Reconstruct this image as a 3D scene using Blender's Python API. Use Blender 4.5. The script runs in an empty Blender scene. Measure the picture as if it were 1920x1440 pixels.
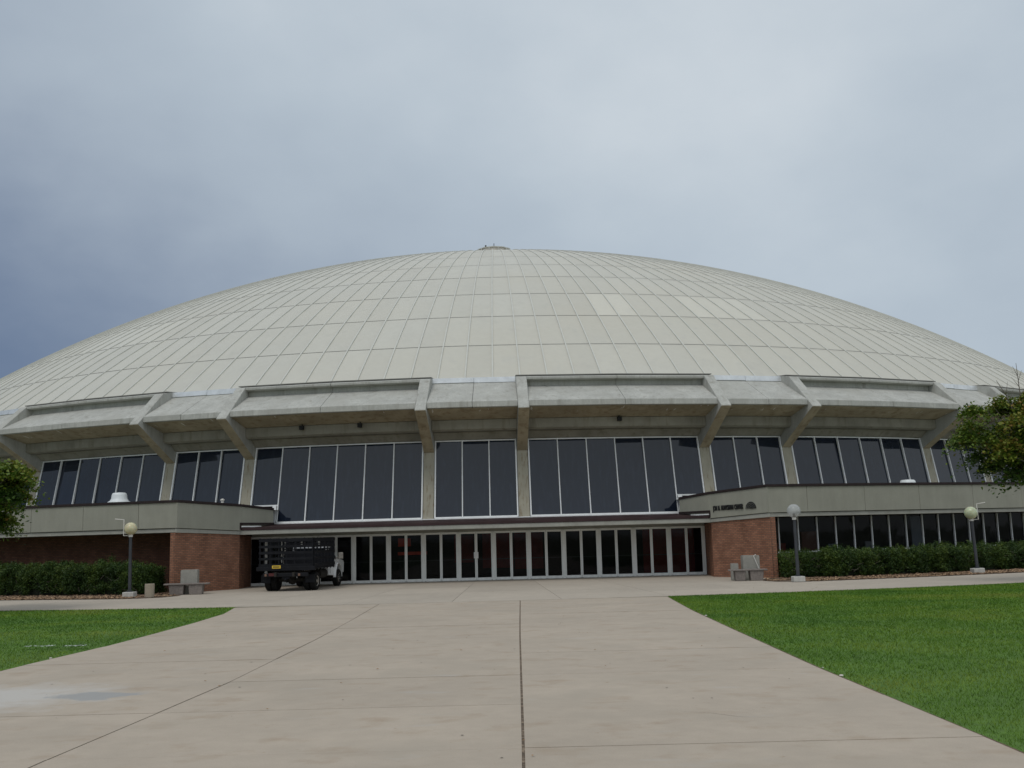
import bpy, math, random
import numpy as np
from mathutils import Vector, Matrix
PI = math.pi; R_ = math.radians
sc = bpy.context.scene; COL = sc.collection
random.seed(7); rng = np.random.default_rng(11)

# ---------------------------------------------------------------- camera
CAM = Vector((2.242, -103.432, 2.0))
F_PX, PITCH, ROLL, HEAD = 1921.5, 0.1493, -0.0261, -0.00717
cd = bpy.data.cameras.new('camera'); cam = bpy.data.objects.new('camera', cd); COL.objects.link(cam)
cd.sensor_width = 36; cd.lens = F_PX / 1920 * 36; cd.clip_end = 6000; cd.clip_start = 0.1
fw = Vector((math.sin(HEAD) * math.cos(PITCH), math.cos(HEAD) * math.cos(PITCH), math.sin(PITCH)))
rt0 = Vector((math.cos(HEAD), -math.sin(HEAD), 0)); dn0 = fw.cross(rt0)
rt = math.cos(ROLL) * rt0 - math.sin(ROLL) * dn0
up = rt.cross(fw)
m = Matrix((rt, up, -fw)).transposed().to_4x4(); m.translation = CAM
cam.matrix_world = m; sc.camera = cam

# ---------------------------------------------------------------- world: overcast sky with slate blue break at the left
SUN_EL, SUN_AZ = R_(58), R_(205)          # azimuth clockwise from +Y (behind and to the left of the camera)
w = bpy.data.worlds.new("World"); sc.world = w; w.use_nodes = True
nt = w.node_tree; nt.nodes.clear()
def N(nt, t, **k):
    n = nt.nodes.new(t)
    for a, b in k.items(): setattr(n, a, b)
    return n
def L(nt, a, b): nt.links.new(a, b)
def ramp(nt, src, stops, interp='LINEAR'):
    r = N(nt, 'ShaderNodeValToRGB'); e = r.color_ramp.elements; r.color_ramp.interpolation = interp
    while len(e) < len(stops): e.new(0.5)
    for el, (p, c) in zip(e, stops):
        el.position = p; el.color = (*c, 1) if isinstance(c, tuple) else (c, c, c, 1)
    L(nt, src, r.inputs[0]); return r
def mth(nt, op, a, b=None, c=None, clamp=False):
    n = N(nt, 'ShaderNodeMath', operation=op, use_clamp=clamp)
    for i, v in enumerate((a, b, c)):
        if v is None: continue
        if isinstance(v, (int, float)): n.inputs[i].default_value = v
        else: L(nt, v, n.inputs[i])
    return n.outputs[0]
def mixc(nt, fac, a, b, mode='MIX'):
    n = N(nt, 'ShaderNodeMix', data_type='RGBA', blend_type=mode)
    for s, v in ((n.inputs[0], fac), (n.inputs[6], a), (n.inputs[7], b)):
        if isinstance(v, (int, float)): s.default_value = v
        elif isinstance(v, tuple): s.default_value = (*v, 1)
        else: L(nt, v, s)
    return n.outputs[2]
tc = N(nt, 'ShaderNodeTexCoord'); sep = N(nt, 'ShaderNodeSeparateXYZ'); L(nt, tc.outputs['Generated'], sep.inputs[0])
sky = N(nt, 'ShaderNodeTexSky', sky_type='NISHITA'); sky.sun_disc = False
sky.sun_elevation = SUN_EL; sky.sun_rotation = SUN_AZ
def wnoise(scale, det, rough, sx=1, sy=1, sz=1, off=(0, 0, 0)):
    mp = N(nt, 'ShaderNodeMapping'); mp.inputs[3].default_value = (sx, sy, sz); mp.inputs[1].default_value = off
    L(nt, tc.outputs['Generated'], mp.inputs[0])
    n = N(nt, 'ShaderNodeTexNoise'); n.inputs['Scale'].default_value = scale
    n.inputs['Detail'].default_value = det; n.inputs['Roughness'].default_value = rough
    L(nt, mp.outputs[0], n.inputs[0]); return n.outputs[0]
n1 = wnoise(2.2, 5, .5, sz=1.7, off=(3.1, .4, 1.3)); n2 = wnoise(5.5, 6, .55, sz=1.5, off=(1, 5, 2))
# thick bright cloud to the right and overhead, thin slate blue low at the left
X_, Z_ = sep.outputs[0], sep.outputs[2]
base = mth(nt, 'MULTIPLY_ADD', X_, 0.70, 0.35)
base = mth(nt, 'ADD', base, Z_)
base = mth(nt, 'MULTIPLY_ADD', mth(nt, 'MINIMUM', mth(nt, 'MULTIPLY', X_, X_), 0.24), -1.2, base)
base = mth(nt, 'MULTIPLY_ADD', mth(nt, 'MULTIPLY', X_, Z_), -0.8, base)
back = mth(nt, 'MULTIPLY', mth(nt, 'SUBTRACT', 0.55, sep.outputs[1], clamp=True), 0.5)
base = mth(nt, 'ADD', base, back)
t = mth(nt, 'MULTIPLY_ADD', mth(nt, 'SUBTRACT', n1, 0.5), 0.55, base)
t = mth(nt, 'MULTIPLY_ADD', mth(nt, 'SUBTRACT', n2, 0.5), 0.26, t, clamp=True)
cl = ramp(nt, t, [(0.0, (0.095, 0.140, 0.235)), (0.22, (0.222, 0.272, 0.352)), (0.45, (0.352, 0.410, 0.475)),
                  (0.70, (0.42, 0.485, 0.545)), (1.0, (0.60, 0.645, 0.68))], 'B_SPLINE')
vm = N(nt, 'ShaderNodeVectorMath', operation='SCALE'); L(nt, cl.outputs[0], vm.inputs[0]); vm.inputs[3].default_value = 11.5
mixed = mixc(nt, 0.94, sky.outputs[0], vm.outputs[0])
bg = N(nt, 'ShaderNodeBackground'); bg.inputs[1].default_value = 0.1
wo = N(nt, 'ShaderNodeOutputWorld'); L(nt, mixed, bg.inputs[0]); L(nt, bg.outputs[0], wo.inputs[0])

sd = bpy.data.lights.new('sun', 'SUN'); sd.energy = 1.0; sd.angle = R_(25); sd.color = (1, .96, .9)
sun = bpy.data.objects.new('sun', sd); COL.objects.link(sun)
sv = Vector((math.sin(SUN_AZ) * math.cos(SUN_EL), math.cos(SUN_AZ) * math.cos(SUN_EL), math.sin(SUN_EL)))
sun.rotation_euler = sv.to_track_quat('Z', 'Y').to_euler(); sun.location = (0, -60, 80)
sc.view_settings.view_transform = 'Standard'; sc.view_settings.look = 'None'
sc.view_settings.exposure = 0.0; sc.view_settings.gamma = 1
sc.render.engine = 'CYCLES'; sc.render.resolution_x = 1024; sc.render.resolution_y = 768

# ---------------------------------------------------------------- helpers
def tag(o, label=None, cat=None, group=None, kind=None):
    if label: o['label'] = label
    if cat: o['category'] = cat
    if group: o['group'] = group
    if kind: o['kind'] = kind
    return o
def empty(name, loc=(0, 0, 0), rz=0):
    o = bpy.data.objects.new(name, None); COL.objects.link(o); o.location = loc; o.rotation_euler = (0, 0, rz)
    o.empty_display_size = .3; return o
class MB:
    def __init__(s): s.v = []; s.f = []; s.uv = []; s.mi = []; s.at = []
    def poly(s, pts, uv=None, mi=0, at=0.0):
        b = len(s.v); s.v += [tuple(p) for p in pts]; s.f.append(tuple(range(b, b + len(pts))))
        s.uv.append(uv if uv else [(0, 0)] * len(pts)); s.mi.append(mi); s.at.append(at)
    def hexa(s, p, mi=0, at=0.0):
        # p: 8 points, bottom ring 0-3 ccw seen from above, top ring 4-7
        P = [Vector(q) for q in p]
        for q in ((3, 2, 1, 0), (4, 5, 6, 7), (0, 1, 5, 4), (1, 2, 6, 5), (2, 3, 7, 6), (3, 0, 4, 7)):
            a, b_, c, d = [P[i] for i in q]
            w_ = ((b_ - a).length + (c - d).length) / 2
            if abs((b_ - a).normalized().z) < .5:
                z0, z3 = (a.z, d.z) if q[0] < 4 and q[2] > 3 else (0, (d - a).length)
                k = s._u(a, b_); uv = [(k, z0), (k + w_, b_.z if z0 else 0), (k + w_, c.z if z0 else z3), (k, z3)]
            else: uv = [(0, 0), (0, w_), ((c - b_).length, w_), ((c - b_).length, 0)]
            s.poly((a, b_, c, d), uv, mi, at)
    def _u(s, a, b): return (a.x * .73 + a.y * 1.31) % 7
    def box(s, c, size, rz=0, mi=0, at=0.0):
        cx, cy, cz = c; hx, hy, hz = [q / 2 for q in size]; co, si = math.cos(rz), math.sin(rz)
        pts = []
        for z in (-hz, hz):
            for x, y in ((-hx, -hy), (hx, -hy), (hx, hy), (-hx, hy)):
                pts.append((cx + co * x - si * y, cy + si * x + co * y, cz + z))
        s.hexa(pts, mi, at)
    def beam(s, a, b, wx, wz, mi=0, upv=(0, 0, 1), at=0.0):
        a, b = Vector(a), Vector(b); d = (b - a).normalized(); u = Vector(upv)
        if abs(d.dot(u)) > .99: u = Vector((0, 1, 0))
        r = d.cross(u).normalized(); u = r.cross(d).normalized()
        P = []
        for sz in (-1, 1):
            P += [a - r * wx / 2 + u * sz * wz / 2, a + r * wx / 2 + u * sz * wz / 2, b + r * wx / 2 + u * sz * wz / 2, b - r * wx / 2 + u * sz * wz / 2]
        s.hexa(P, mi, at)
    def tube(s, pts, rad, n=8, cap=True, mi=0):
        pts = [Vector(p) for p in pts]; rings = []
        for i, p in enumerate(pts):
            d = (pts[min(i + 1, len(pts) - 1)] - pts[max(i - 1, 0)]).normalized()
            a = d.orthogonal().normalized() if i == 0 else (pa - d * pa.dot(d)).normalized()
            pa = a; b = d.cross(a); r = rad[i] if isinstance(rad, (list, tuple)) else rad
            base = len(s.v); s.v += [tuple(p + (a * math.cos(k * 2 * PI / n) + b * math.sin(k * 2 * PI / n)) * r) for k in range(n)]
            rings.append(base)
        for i in range(len(rings) - 1):
            for k in range(n):
                s.f.append((rings[i] + k, rings[i] + (k + 1) % n, rings[i + 1] + (k + 1) % n, rings[i + 1] + k))
                s.uv.append([(0, 0)] * 4); s.mi.append(mi); s.at.append(0.0)
        if cap:
            for base, rev in ((rings[0], True), (rings[-1], False)):
                q = [base + k for k in range(n)]
                s.f.append(tuple(q[::-1] if rev else q)); s.uv.append([(0, 0)] * n); s.mi.append(mi); s.at.append(0.0)
    def lathe(s, c, prof, n=24, mi=0, M=None):
        c = Vector(c); rings = []
        for r, z in prof:
            base = len(s.v)
            for k in range(n):
                p = Vector((r * math.cos(2 * PI * k / n), r * math.sin(2 * PI * k / n), z))
                if M: p = M @ p
                s.v.append(tuple(c + p))
            rings.append(base)
        for i in range(len(rings) - 1):
            for k in range(n):
                s.f.append((rings[i] + k, rings[i] + (k + 1) % n, rings[i + 1] + (k + 1) % n, rings[i + 1] + k))
                s.uv.append([(0, 0)] * 4); s.mi.append(mi); s.at.append(0.0)
        for base, rev in ((rings[0], True), (rings[-1], False)):
            q = [base + k for k in range(n)]
            s.f.append(tuple(q[::-1] if rev else q)); s.uv.append([(0, 0)] * n); s.mi.append(mi); s.at.append(0.0)
    def prism(s, prof, fn, mi=0, at=0.0):
        # prof list of 2-D points, fn(p, side) -> 3-D point, side -1/1
        A = [fn(p, -1) for p in prof]; B = [fn(p, 1) for p in prof]; n = len(prof)
        s.poly(A[::-1], [tuple(p) for p in prof][::-1], mi, at); s.poly(B, [tuple(p) for p in prof], mi, at)
        acc = 0
        for i in range(n):
            j = (i + 1) % n; l = math.dist(prof[i], prof[j])
            wd = (Vector(A[i]) - Vector(B[i])).length
            s.poly((A[i], A[j], B[j], B[i]), [(0, acc), (0, acc + l), (wd, acc + l), (wd, acc)], mi, at); acc += l
    def build(s, name, mat, parent=None, smooth=False, bevel=0, seg=1, fix=True):
        me = bpy.data.meshes.new(name); me.from_pydata(s.v, [], s.f)
        for mt in (mat if isinstance(mat, (list, tuple)) else [mat]): me.materials.append(mt)
        uvl = me.uv_layers.new(name='UVMap')
        flat = [c for f in s.uv for uv in f for c in uv]; uvl.data.foreach_set('uv', flat)
        me.polygons.foreach_set('material_index', s.mi)
        a = me.attributes.new('tint', 'FLOAT', 'FACE'); a.data.foreach_set('value', s.at)
        if smooth: me.polygons.foreach_set('use_smooth', [True] * len(s.f))
        me.update()
        o = bpy.data.objects.new(name, me); COL.objects.link(o)
        if parent: o.parent = parent
        if fix:
            import bmesh
            bm = bmesh.new(); bm.from_mesh(me); bmesh.ops.remove_doubles(bm, verts=bm.verts, dist=1e-5)
            bmesh.ops.recalc_face_normals(bm, faces=bm.faces); bm.to_mesh(me); bm.free()
        if bevel:
            b = o.modifiers.new('bevel', 'BEVEL'); b.width = bevel; b.segments = seg; b.limit_method = 'ANGLE'; b.angle_limit = R_(40)
        return o
def pol(r, ph, z): return (r * math.sin(ph), -r * math.cos(ph), z)   # ph 0 points from the dome centre to the camera

# ---------------------------------------------------------------- materials
def mat(name, col, rough=.8, metal=0.0, noise=(), bump=None, coord='Object', spec=.5, tint=0.0, sub=None):
    """noise: list of (scale, amount or colour, (sx,sy,sz), lo, hi)"""
    m = bpy.data.materials.new(name); m.use_nodes = True; t = m.node_tree; b = t.nodes['Principled BSDF']
    b.inputs['Roughness'].default_value = rough; b.inputs['Metallic'].default_value = metal
    b.inputs['Specular IOR Level'].default_value = spec
    tcn = N(t, 'ShaderNodeTexCoord'); src = tcn.outputs[coord]
    c = None
    rgb = N(t, 'ShaderNodeRGB'); rgb.outputs[0].default_value = (*col, 1); c = rgb.outputs[0]
    for (s, am, sxyz, lo, hi) in noise:
        mp = N(t, 'ShaderNodeMapping'); mp.inputs[3].default_value = sxyz; L(t, src, mp.inputs[0])
        n = N(t, 'ShaderNodeTexNoise'); n.inputs['Scale'].default_value = s; n.inputs['Detail'].default_value = 6
        n.inputs['Roughness'].default_value = .6; L(t, mp.outputs[0], n.inputs[0])
        if isinstance(am, tuple):
            r = ramp(t, n.outputs[0], [(lo, 0.0), (hi, 1.0)])
            c = mixc(t, r.outputs[0], c, am)
        else:
            r = ramp(t, n.outputs[0], [(lo, 1 - am), (hi, 1 + am)])
            r2 = N(t, 'ShaderNodeMix', data_type='RGBA', blend_type='MULTIPLY'); r2.inputs[0].default_value = 1
            mr = N(t, 'ShaderNodeMapRange'); mr.inputs[1].default_value = lo; mr.inputs[2].default_value = hi
            mr.inputs[3].default_value = 1 - am; mr.inputs[4].default_value = 1 + am; L(t, n.outputs[0], mr.inputs[0])
            L(t, c, r2.inputs[6]); L(t, mr.outputs[0], r2.inputs[7]); c = r2.outputs[2]; t.nodes.remove(r)
    if tint:
        at = N(t, 'ShaderNodeAttribute', attribute_name='tint')
        mm = mth(t, 'MULTIPLY_ADD', at.outputs['Fac'], tint, 1.0)
        r2 = N(t, 'ShaderNodeMix', data_type='RGBA', blend_type='MULTIPLY'); r2.inputs[0].default_value = 1
        L(t, c, r2.inputs[6]); L(t, mm, r2.inputs[7]); c = r2.outputs[2]
    L(t, c, b.inputs['Base Color'])
    if bump:
        s, st = bump[:2]
        n = N(t, 'ShaderNodeTexNoise'); n.inputs['Scale'].default_value = s; n.inputs['Detail'].default_value = 5
        L(t, src, n.inputs[0]); bp = N(t, 'ShaderNodeBump'); bp.inputs['Strength'].default_value = st
        bp.inputs['Distance'].default_value = bump[2] if len(bump) > 2 else .02
        L(t, n.outputs[0], bp.inputs['Height']); L(t, bp.outputs[0], b.inputs['Normal'])
    return m
def brick_mat(name, c1, c2, mortar):
    m = bpy.data.materials.new(name); m.use_nodes = True; t = m.node_tree; b = t.nodes['Principled BSDF']; b.inputs['Specular IOR Level'].default_value = .2
    uv = N(t, 'ShaderNodeUVMap'); br = N(t, 'ShaderNodeTexBrick'); L(t, uv.outputs[0], br.inputs[0])
    br.inputs['Scale'].default_value = 1; br.inputs['Brick Width'].default_value = .215; br.inputs['Row Height'].default_value = .075
    br.inputs['Mortar Size'].default_value = .011; br.inputs['Mortar Smooth'].default_value = .2; br.inputs['Bias'].default_value = -.1
    br.inputs['Color1'].default_value = (*c1, 1); br.inputs['Color2'].default_value = (*c2, 1); br.inputs['Mortar'].default_value = (*mortar, 1)
    n = N(t, 'ShaderNodeTexNoise'); n.inputs['Scale'].default_value = 1.6; n.inputs['Detail'].default_value = 6; L(t, uv.outputs[0], n.inputs[0])
    mr = N(t, 'ShaderNodeMapRange'); mr.inputs[1].default_value = .3; mr.inputs[2].default_value = .7; mr.inputs[3].default_value = .8; mr.inputs[4].default_value = 1.2
    L(t, n.outputs[0], mr.inputs[0]); c = mixc(t, 1.0, br.outputs[0], mr.outputs[0], 'MULTIPLY')
    L(t, c, b.inputs['Base Color']); b.inputs['Roughness'].default_value = .85
    bp = N(t, 'ShaderNodeBump'); bp.invert = True; bp.inputs['Strength'].default_value = .6; bp.inputs['Distance'].default_value = .01
    L(t, br.outputs['Fac'], bp.inputs['Height']); L(t, bp.outputs[0], b.inputs['Normal'])
    return m
M = {}
M['roof'] = mat('roof_coating', (.495, .487, .435), .6, noise=[(.9, .025, (1, 1, 1), .3, .7), (.06, (.50, .475, .40), (1, 1, .6), .42, .8), (1.2, (.455, .445, .395), (1, 1, .12), .56, .8), (3, .02, (1, 1, .15), .3, .7)], tint=.13)
M['roof_rib'] = mat('roof_batten', (.52, .52, .475), .55, noise=[(2, .06, (1, 1, 1), .3, .7)])
M['seam'] = mat('roof_seam', (.20, .195, .18), .8)
M['conc'] = mat('precast_concrete', (.31, .31, .275), .85, noise=[(1.1, .14, (1, 1, 1), .3, .7), (9, .07, (1, 1, 1), .3, .7), (2.2, (.24, .235, .20), (1, 1, .12), .58, .8)], bump=(40, .25, .01))
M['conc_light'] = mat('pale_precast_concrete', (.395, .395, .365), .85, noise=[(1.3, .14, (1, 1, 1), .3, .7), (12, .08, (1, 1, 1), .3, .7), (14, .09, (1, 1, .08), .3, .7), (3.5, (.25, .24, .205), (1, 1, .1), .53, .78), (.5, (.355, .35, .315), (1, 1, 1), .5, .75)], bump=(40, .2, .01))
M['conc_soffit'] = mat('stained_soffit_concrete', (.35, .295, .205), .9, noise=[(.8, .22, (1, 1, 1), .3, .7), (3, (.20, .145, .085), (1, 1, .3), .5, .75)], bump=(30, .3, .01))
t_ = M['conc_soffit'].node_tree; b_ = t_.nodes['Principled BSDF']; src_ = b_.inputs['Base Color'].links[0].from_socket
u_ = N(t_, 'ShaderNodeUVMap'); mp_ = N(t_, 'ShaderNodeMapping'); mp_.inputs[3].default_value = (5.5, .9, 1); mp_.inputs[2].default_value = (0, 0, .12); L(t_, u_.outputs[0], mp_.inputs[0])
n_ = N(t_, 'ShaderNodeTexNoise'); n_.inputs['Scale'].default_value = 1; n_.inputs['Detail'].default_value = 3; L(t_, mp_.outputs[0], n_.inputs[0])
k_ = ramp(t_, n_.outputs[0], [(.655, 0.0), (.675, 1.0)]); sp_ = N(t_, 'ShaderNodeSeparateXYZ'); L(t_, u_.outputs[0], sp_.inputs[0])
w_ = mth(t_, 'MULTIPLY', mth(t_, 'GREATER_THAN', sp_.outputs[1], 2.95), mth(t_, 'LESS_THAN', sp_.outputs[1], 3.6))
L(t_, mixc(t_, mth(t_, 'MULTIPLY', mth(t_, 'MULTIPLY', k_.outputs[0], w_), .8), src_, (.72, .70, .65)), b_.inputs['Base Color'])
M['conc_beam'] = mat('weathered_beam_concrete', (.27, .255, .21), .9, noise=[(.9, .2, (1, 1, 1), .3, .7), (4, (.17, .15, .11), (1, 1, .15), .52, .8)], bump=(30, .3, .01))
M['conc_col'] = mat('streaked_column_concrete', (.36, .335, .265), .88, noise=[(1.2, .12, (1, 1, 1), .3, .7), (9, (.20, .15, .09), (1, 1, .05), .54, .72)], bump=(30, .3, .01))
M['fascia'] = mat('parapet_concrete', (.27, .27, .225), .88, noise=[(1, .07, (1, 1, 1), .3, .7), (3, .06, (1, 1, .15), .3, .7), (30, .04, (1, 1, 1), .3, .7)], bump=(60, .2, .006))
M['brick'] = brick_mat('red_brick', (.32, .15, .09), (.21, .092, .057), (.12, .09, .072))
M['coping'] = mat('brown_metal_coping', (.026, .018, .018), .75, spec=.25, noise=[(4, .2, (1, 1, 1), .3, .7)])
M['canopy'] = mat('oxblood_metal_roof', (.036, .018, .019), .6, spec=.3, noise=[(2, .25, (1, 1, 1), .3, .7)])
M['alu'] = mat('white_aluminium', (.80, .81, .81), .4, noise=[(3, .06, (1, 1, 1), .3, .7)])
M['alu_door'] = mat('anodised_door_aluminium', (.80, .81, .79), .42, noise=[(5, .08, (1, 1, .3), .3, .7)])
M['bar'] = mat('dark_bronze', (.07, .07, .07), .4)
M['flash'] = mat('galvanised_flashing', (.72, .74, .76), .35, metal=.35, noise=[(2.5, .12, (1, 1, 1), .3, .7)])
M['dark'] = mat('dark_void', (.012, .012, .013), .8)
M['black'] = mat('black_letters', (.012, .012, .013), .5)
def glass_mat(name, tr, col=(.012, .014, .016)):
    m = bpy.data.materials.new(name); m.use_nodes = True; t = m.node_tree; b = t.nodes['Principled BSDF']
    b.inputs['Base Color'].default_value = (*col, 1); b.inputs['Roughness'].default_value = .03; b.inputs['IOR'].default_value = 1.52
    out = [n for n in t.nodes if n.type == 'OUTPUT_MATERIAL'][0]
    tcn = N(t, 'ShaderNodeTexCoord'); n = N(t, 'ShaderNodeTexNoise'); n.inputs['Scale'].default_value = .8; L(t, tcn.outputs['Object'], n.inputs[0])
    bp = N(t, 'ShaderNodeBump'); bp.inputs['Strength'].default_value = .06; bp.inputs['Distance'].default_value = .02
    L(t, n.outputs[0], bp.inputs['Height']); L(t, bp.outputs[0], b.inputs['Normal'])
    # faint dried-water streaks make the glass a little dull in places
    mp = N(t, 'ShaderNodeMapping'); mp.inputs[3].default_value = (3, 3, .12); L(t, tcn.outputs['Object'], mp.inputs[0])
    n3 = N(t, 'ShaderNodeTexNoise'); n3.inputs['Scale'].default_value = 2; n3.inputs['Detail'].default_value = 5; L(t, mp.outputs[0], n3.inputs[0])
    c = ramp(t, n3.outputs[0], [(.50, col), (.85, tuple(q * 1.5 + .003 for q in col))]); L(t, c.outputs[0], b.inputs['Base Color'])
    if tr:
        g = N(t, 'ShaderNodeBsdfTransparent'); g.inputs[0].default_value = (.62, .64, .66, 1)
        mx = N(t, 'ShaderNodeMixShader'); mx.inputs[0].default_value = tr
        L(t, b.outputs[0], mx.inputs[1]); L(t, g.outputs[0], mx.inputs[2]); L(t, mx.outputs[0], out.inputs[0])
    return m
M['glass'] = glass_mat('tinted_window_glass', 0, (.011, .016, .028))
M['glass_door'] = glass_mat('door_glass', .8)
M['walk'] = mat('walk_concrete', (.388, .328, .262), .9, noise=[(.35, .07, (1, 1, 1), .3, .7), (3, .05, (1, 1, 1), .3, .7), (60, .06, (1, 1, 1), .3, .7), (1.4, (.30, .225, .155), (1, 1.2, 1), .54, .84), (.45, (.35, .30, .24), (1, 1, 1), .5, .7), (7, (.27, .19, .12), (1, 1, 1), .66, .8), (.7, (.40, .375, .34), (1, 2.5, 1), .62, .85)], bump=(90, .2, .004), tint=.02)
M['plaza'] = mat('plaza_concrete', (.385, .335, .275), .9, noise=[(.4, .07, (1, 1, 1), .3, .7), (3, .06, (1, 1, 1), .3, .7), (50, .05, (1, 1, 1), .3, .7), (.9, (.30, .26, .21), (1, 1, 1), .6, .85)], bump=(90, .2, .004), tint=.05)
t_ = M['walk'].node_tree; b_ = t_.nodes['Principled BSDF']; src_ = b_.inputs['Base Color'].links[0].from_socket
o_ = N(t_, 'ShaderNodeTexCoord'); nz = N(t_, 'ShaderNodeTexNoise'); nz.inputs['Scale'].default_value = 1.9; nz.inputs['Detail'].default_value = 8; nz.inputs['Roughness'].default_value = .7; L(t_, o_.outputs['Object'], nz.inputs[0])
def blob(cx, cy, rx, ry, lo, hi):
    mp = N(t_, 'ShaderNodeMapping', vector_type='POINT'); mp.inputs[1].default_value = (-cx / rx, -cy / ry, 0); mp.inputs[3].default_value = (1 / rx, 1 / ry, 0); L(t_, o_.outputs['Object'], mp.inputs[0])
    ln = N(t_, 'ShaderNodeVectorMath', operation='LENGTH'); L(t_, mp.outputs[0], ln.inputs[0])
    d = mth(t_, 'ADD', ln.outputs['Value'], mth(t_, 'MULTIPLY_ADD', nz.outputs[0], 1.6, -.8)); return ramp(t_, d, [(lo, 1.0), (hi, 0.0)]).outputs[0]
c_ = mixc(t_, mth(t_, 'MULTIPLY', blob(-5.3, -88.9, 2.3, 1.7, .35, .95), .75), src_, (.47, .455, .43)); c_ = mixc(t_, mth(t_, 'MULTIPLY', blob(-3.75, -88.9, .8, .5, .6, .8), .8), c_, (.27, .275, .275)); L(t_, c_, b_.inputs['Base Color'])
M['joint'] = mat('joint_dirt', (.11, .08, .055), .95, noise=[(9, (.26, .20, .14), (1, 1, 1), .5, .65), (25, .5, (1, 1, 1), .3, .7)])
M['joint_thin'] = mat('joint_sediment', (.19, .16, .13), .95, noise=[(3, .3, (1, 1, 1), .3, .7)])  # sediment-dark bed showing in the thin plaza joints
M['soil'] = mat('lawn_soil', (.066, .140, .013), .95, noise=[(.5, .15, (1, 1, 1), .3, .7), (6, .2, (1, 1, 1), .3, .7)], bump=(40, .5, .02))
M['mulch'] = mat('mulch_soil', (.13, .085, .055), .95, noise=[(8, .4, (1, 1, 1), .3, .7)], bump=(60, .8, .03))
M['far'] = mat('dry_ground', (.12, .13, .07), .95, noise=[(.02, .2, (1, 1, 1), .3, .7)])
M['block'] = mat('cast_block_concrete', (.28, .27, .24), .9, noise=[(6, .12, (1, 1, 1), .3, .7), (40, .08, (1, 1, 1), .3, .7)], bump=(70, .4, .01))
M['lamp_base'] = mat('cast_lamp_base', (.44, .43, .40), .9, noise=[(6, .15, (1, 1, 1), .3, .7)], bump=(70, .4, .01))
M['aggregate'] = mat('exposed_aggregate', (.30, .26, .20), .9, noise=[(45, .25, (1, 1, 1), .3, .7)], bump=(80, .6, .01))
M['benchtop'] = mat('weathered_bench_concrete', (.19, .165, .15), .9, noise=[(12, .2, (1, 1, 1), .3, .7), (2, .15, (1, 1, 1), .3, .7)], bump=(60, .5, .01))
M['pole'] = mat('slate_pole_paint', (.036, .040, .047), .55, noise=[(4, .2, (1, 1, 1), .3, .7), (16, (.35, .34, .33), (1, 1, 1), .78, .8)])
M['pipe'] = mat('pale_conduit', (.62, .60, .56), .5)

# ---------------------------------------------------------------- ground, paths, lawns
g = MB(); n = 64
g.poly([(2500 * math.cos(2 * PI * k / n), 2500 * math.sin(2 * PI * k / n), -.09) for k in range(n)])
tag(g.build('ground', M['far'], fix=False), kind='structure')
# walkway slabs, real gaps over a dirt bed
XB = [-6.62, -2.41, 2.13, 6.55]; YB = [-69.55, -72.6, -75.6, -78.7, -81.8, -84.9, -87.8, -90.5, -93.15, -95.9, -98.7, -101.6, -104.5, -107.5, -110.5, -113.5, -116.5, -119.5]
wb = MB()
# the four long lines wander a little, as surveyed
EY = [[-119, -95, -85.5, -81.4, -76, -72, -69.5], [-119, -94, -91, -88, -81, -75, -69.5], [-119, -94, -90, -81, -69.5], [-119, -94, -88, -82, -75, -69.5]]
EX = [[-6.85, -6.78, -6.68, -6.46, -6.52, -6.72, -7.2], [-2.62, -2.46, -2.31, -2.17, -2.18, -2.32, -2.50], [2.26, 2.19, 2.165, 2.11, 2.08], [6.7, 6.62, 6.53, 6.56, 6.64, 6.84]]
def edge_x(i, y): return np.interp(y, EY[i], EX[i])
for i in range(3):
    for j in range(len(YB) - 1):
        gl = .012 if i == 1 else .016 if i == 2 else 0; gr = .012 if i == 0 else .014 if i == 1 else 0
        y0, y1 = YB[j + 1] + .006, YB[j] - .006
        dz = rng.uniform(-.003, .003)
        a0, a1, b0, b1 = edge_x(i, y0) + gl, edge_x(i + 1, y0) - gr, edge_x(i, y1) + gl, edge_x(i + 1, y1) - gr
        wb.hexa([(a0, y0, -.08), (a1, y0, -.08), (b1, y1, -.08), (b0, y1, -.08), (a0, y0, dz), (a1, y0, dz), (b1, y1, dz), (b0, y1, dz)], 0, rng.uniform(-1, 1))
wb.box((-.03, -94.5, -.075), (12.8, 49.4, .1), mi=1)
for j in range(len(YB) - 1): wb.beam((edge_x(2, YB[j]), YB[j], -.018), (edge_x(2, YB[j + 1]), YB[j + 1], -.018), .031, .02, mi=1)
tag(wb.build('walkway', [M['walk'], M['joint']], fix=False), kind='structure')
# stained patch on the left slab: pale grey mixed into the walk colour, with a darker grey spot
# plaza and curved side path: one fan of panels round the dome
pb = MB()
RJ = [50.0, 54.9, 59.4, 63.45, 66.5, 69.5]; dph = R_(2.95)
for k in range(-20, 20):
    a0, a1 = k * dph - R_(.12), (k + 1) * dph - R_(.12)
    for j in range(5):
        if abs(a0) > R_(14) and RJ[j + 1] < 60: continue
        e = .007 / 60; sub = 2; tn = rng.uniform(-1, 1)
        for q in range(sub):
            b0 = a0 + (a1 - a0) * q / sub + (e if q == 0 else 0); b1 = a0 + (a1 - a0) * (q + 1) / sub - (e if q == sub - 1 else 0)
            r0, r1 = RJ[j] + .005, RJ[j + 1] - .005
            z = 0.0
            pb.hexa([pol(r1, b0, -.07), pol(r1, b1, -.07), pol(r0, b1, -.07), pol(r0, b0, -.07), pol(r1, b0, z), pol(r1, b1, z), pol(r0, b1, z), pol(r0, b0, z)], 0, tn)
    pb.poly([pol(69.5, a0, -.02), pol(69.5, a1, -.02), pol(50, a1, -.02), pol(50, a0, -.02)], mi=1)
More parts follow.
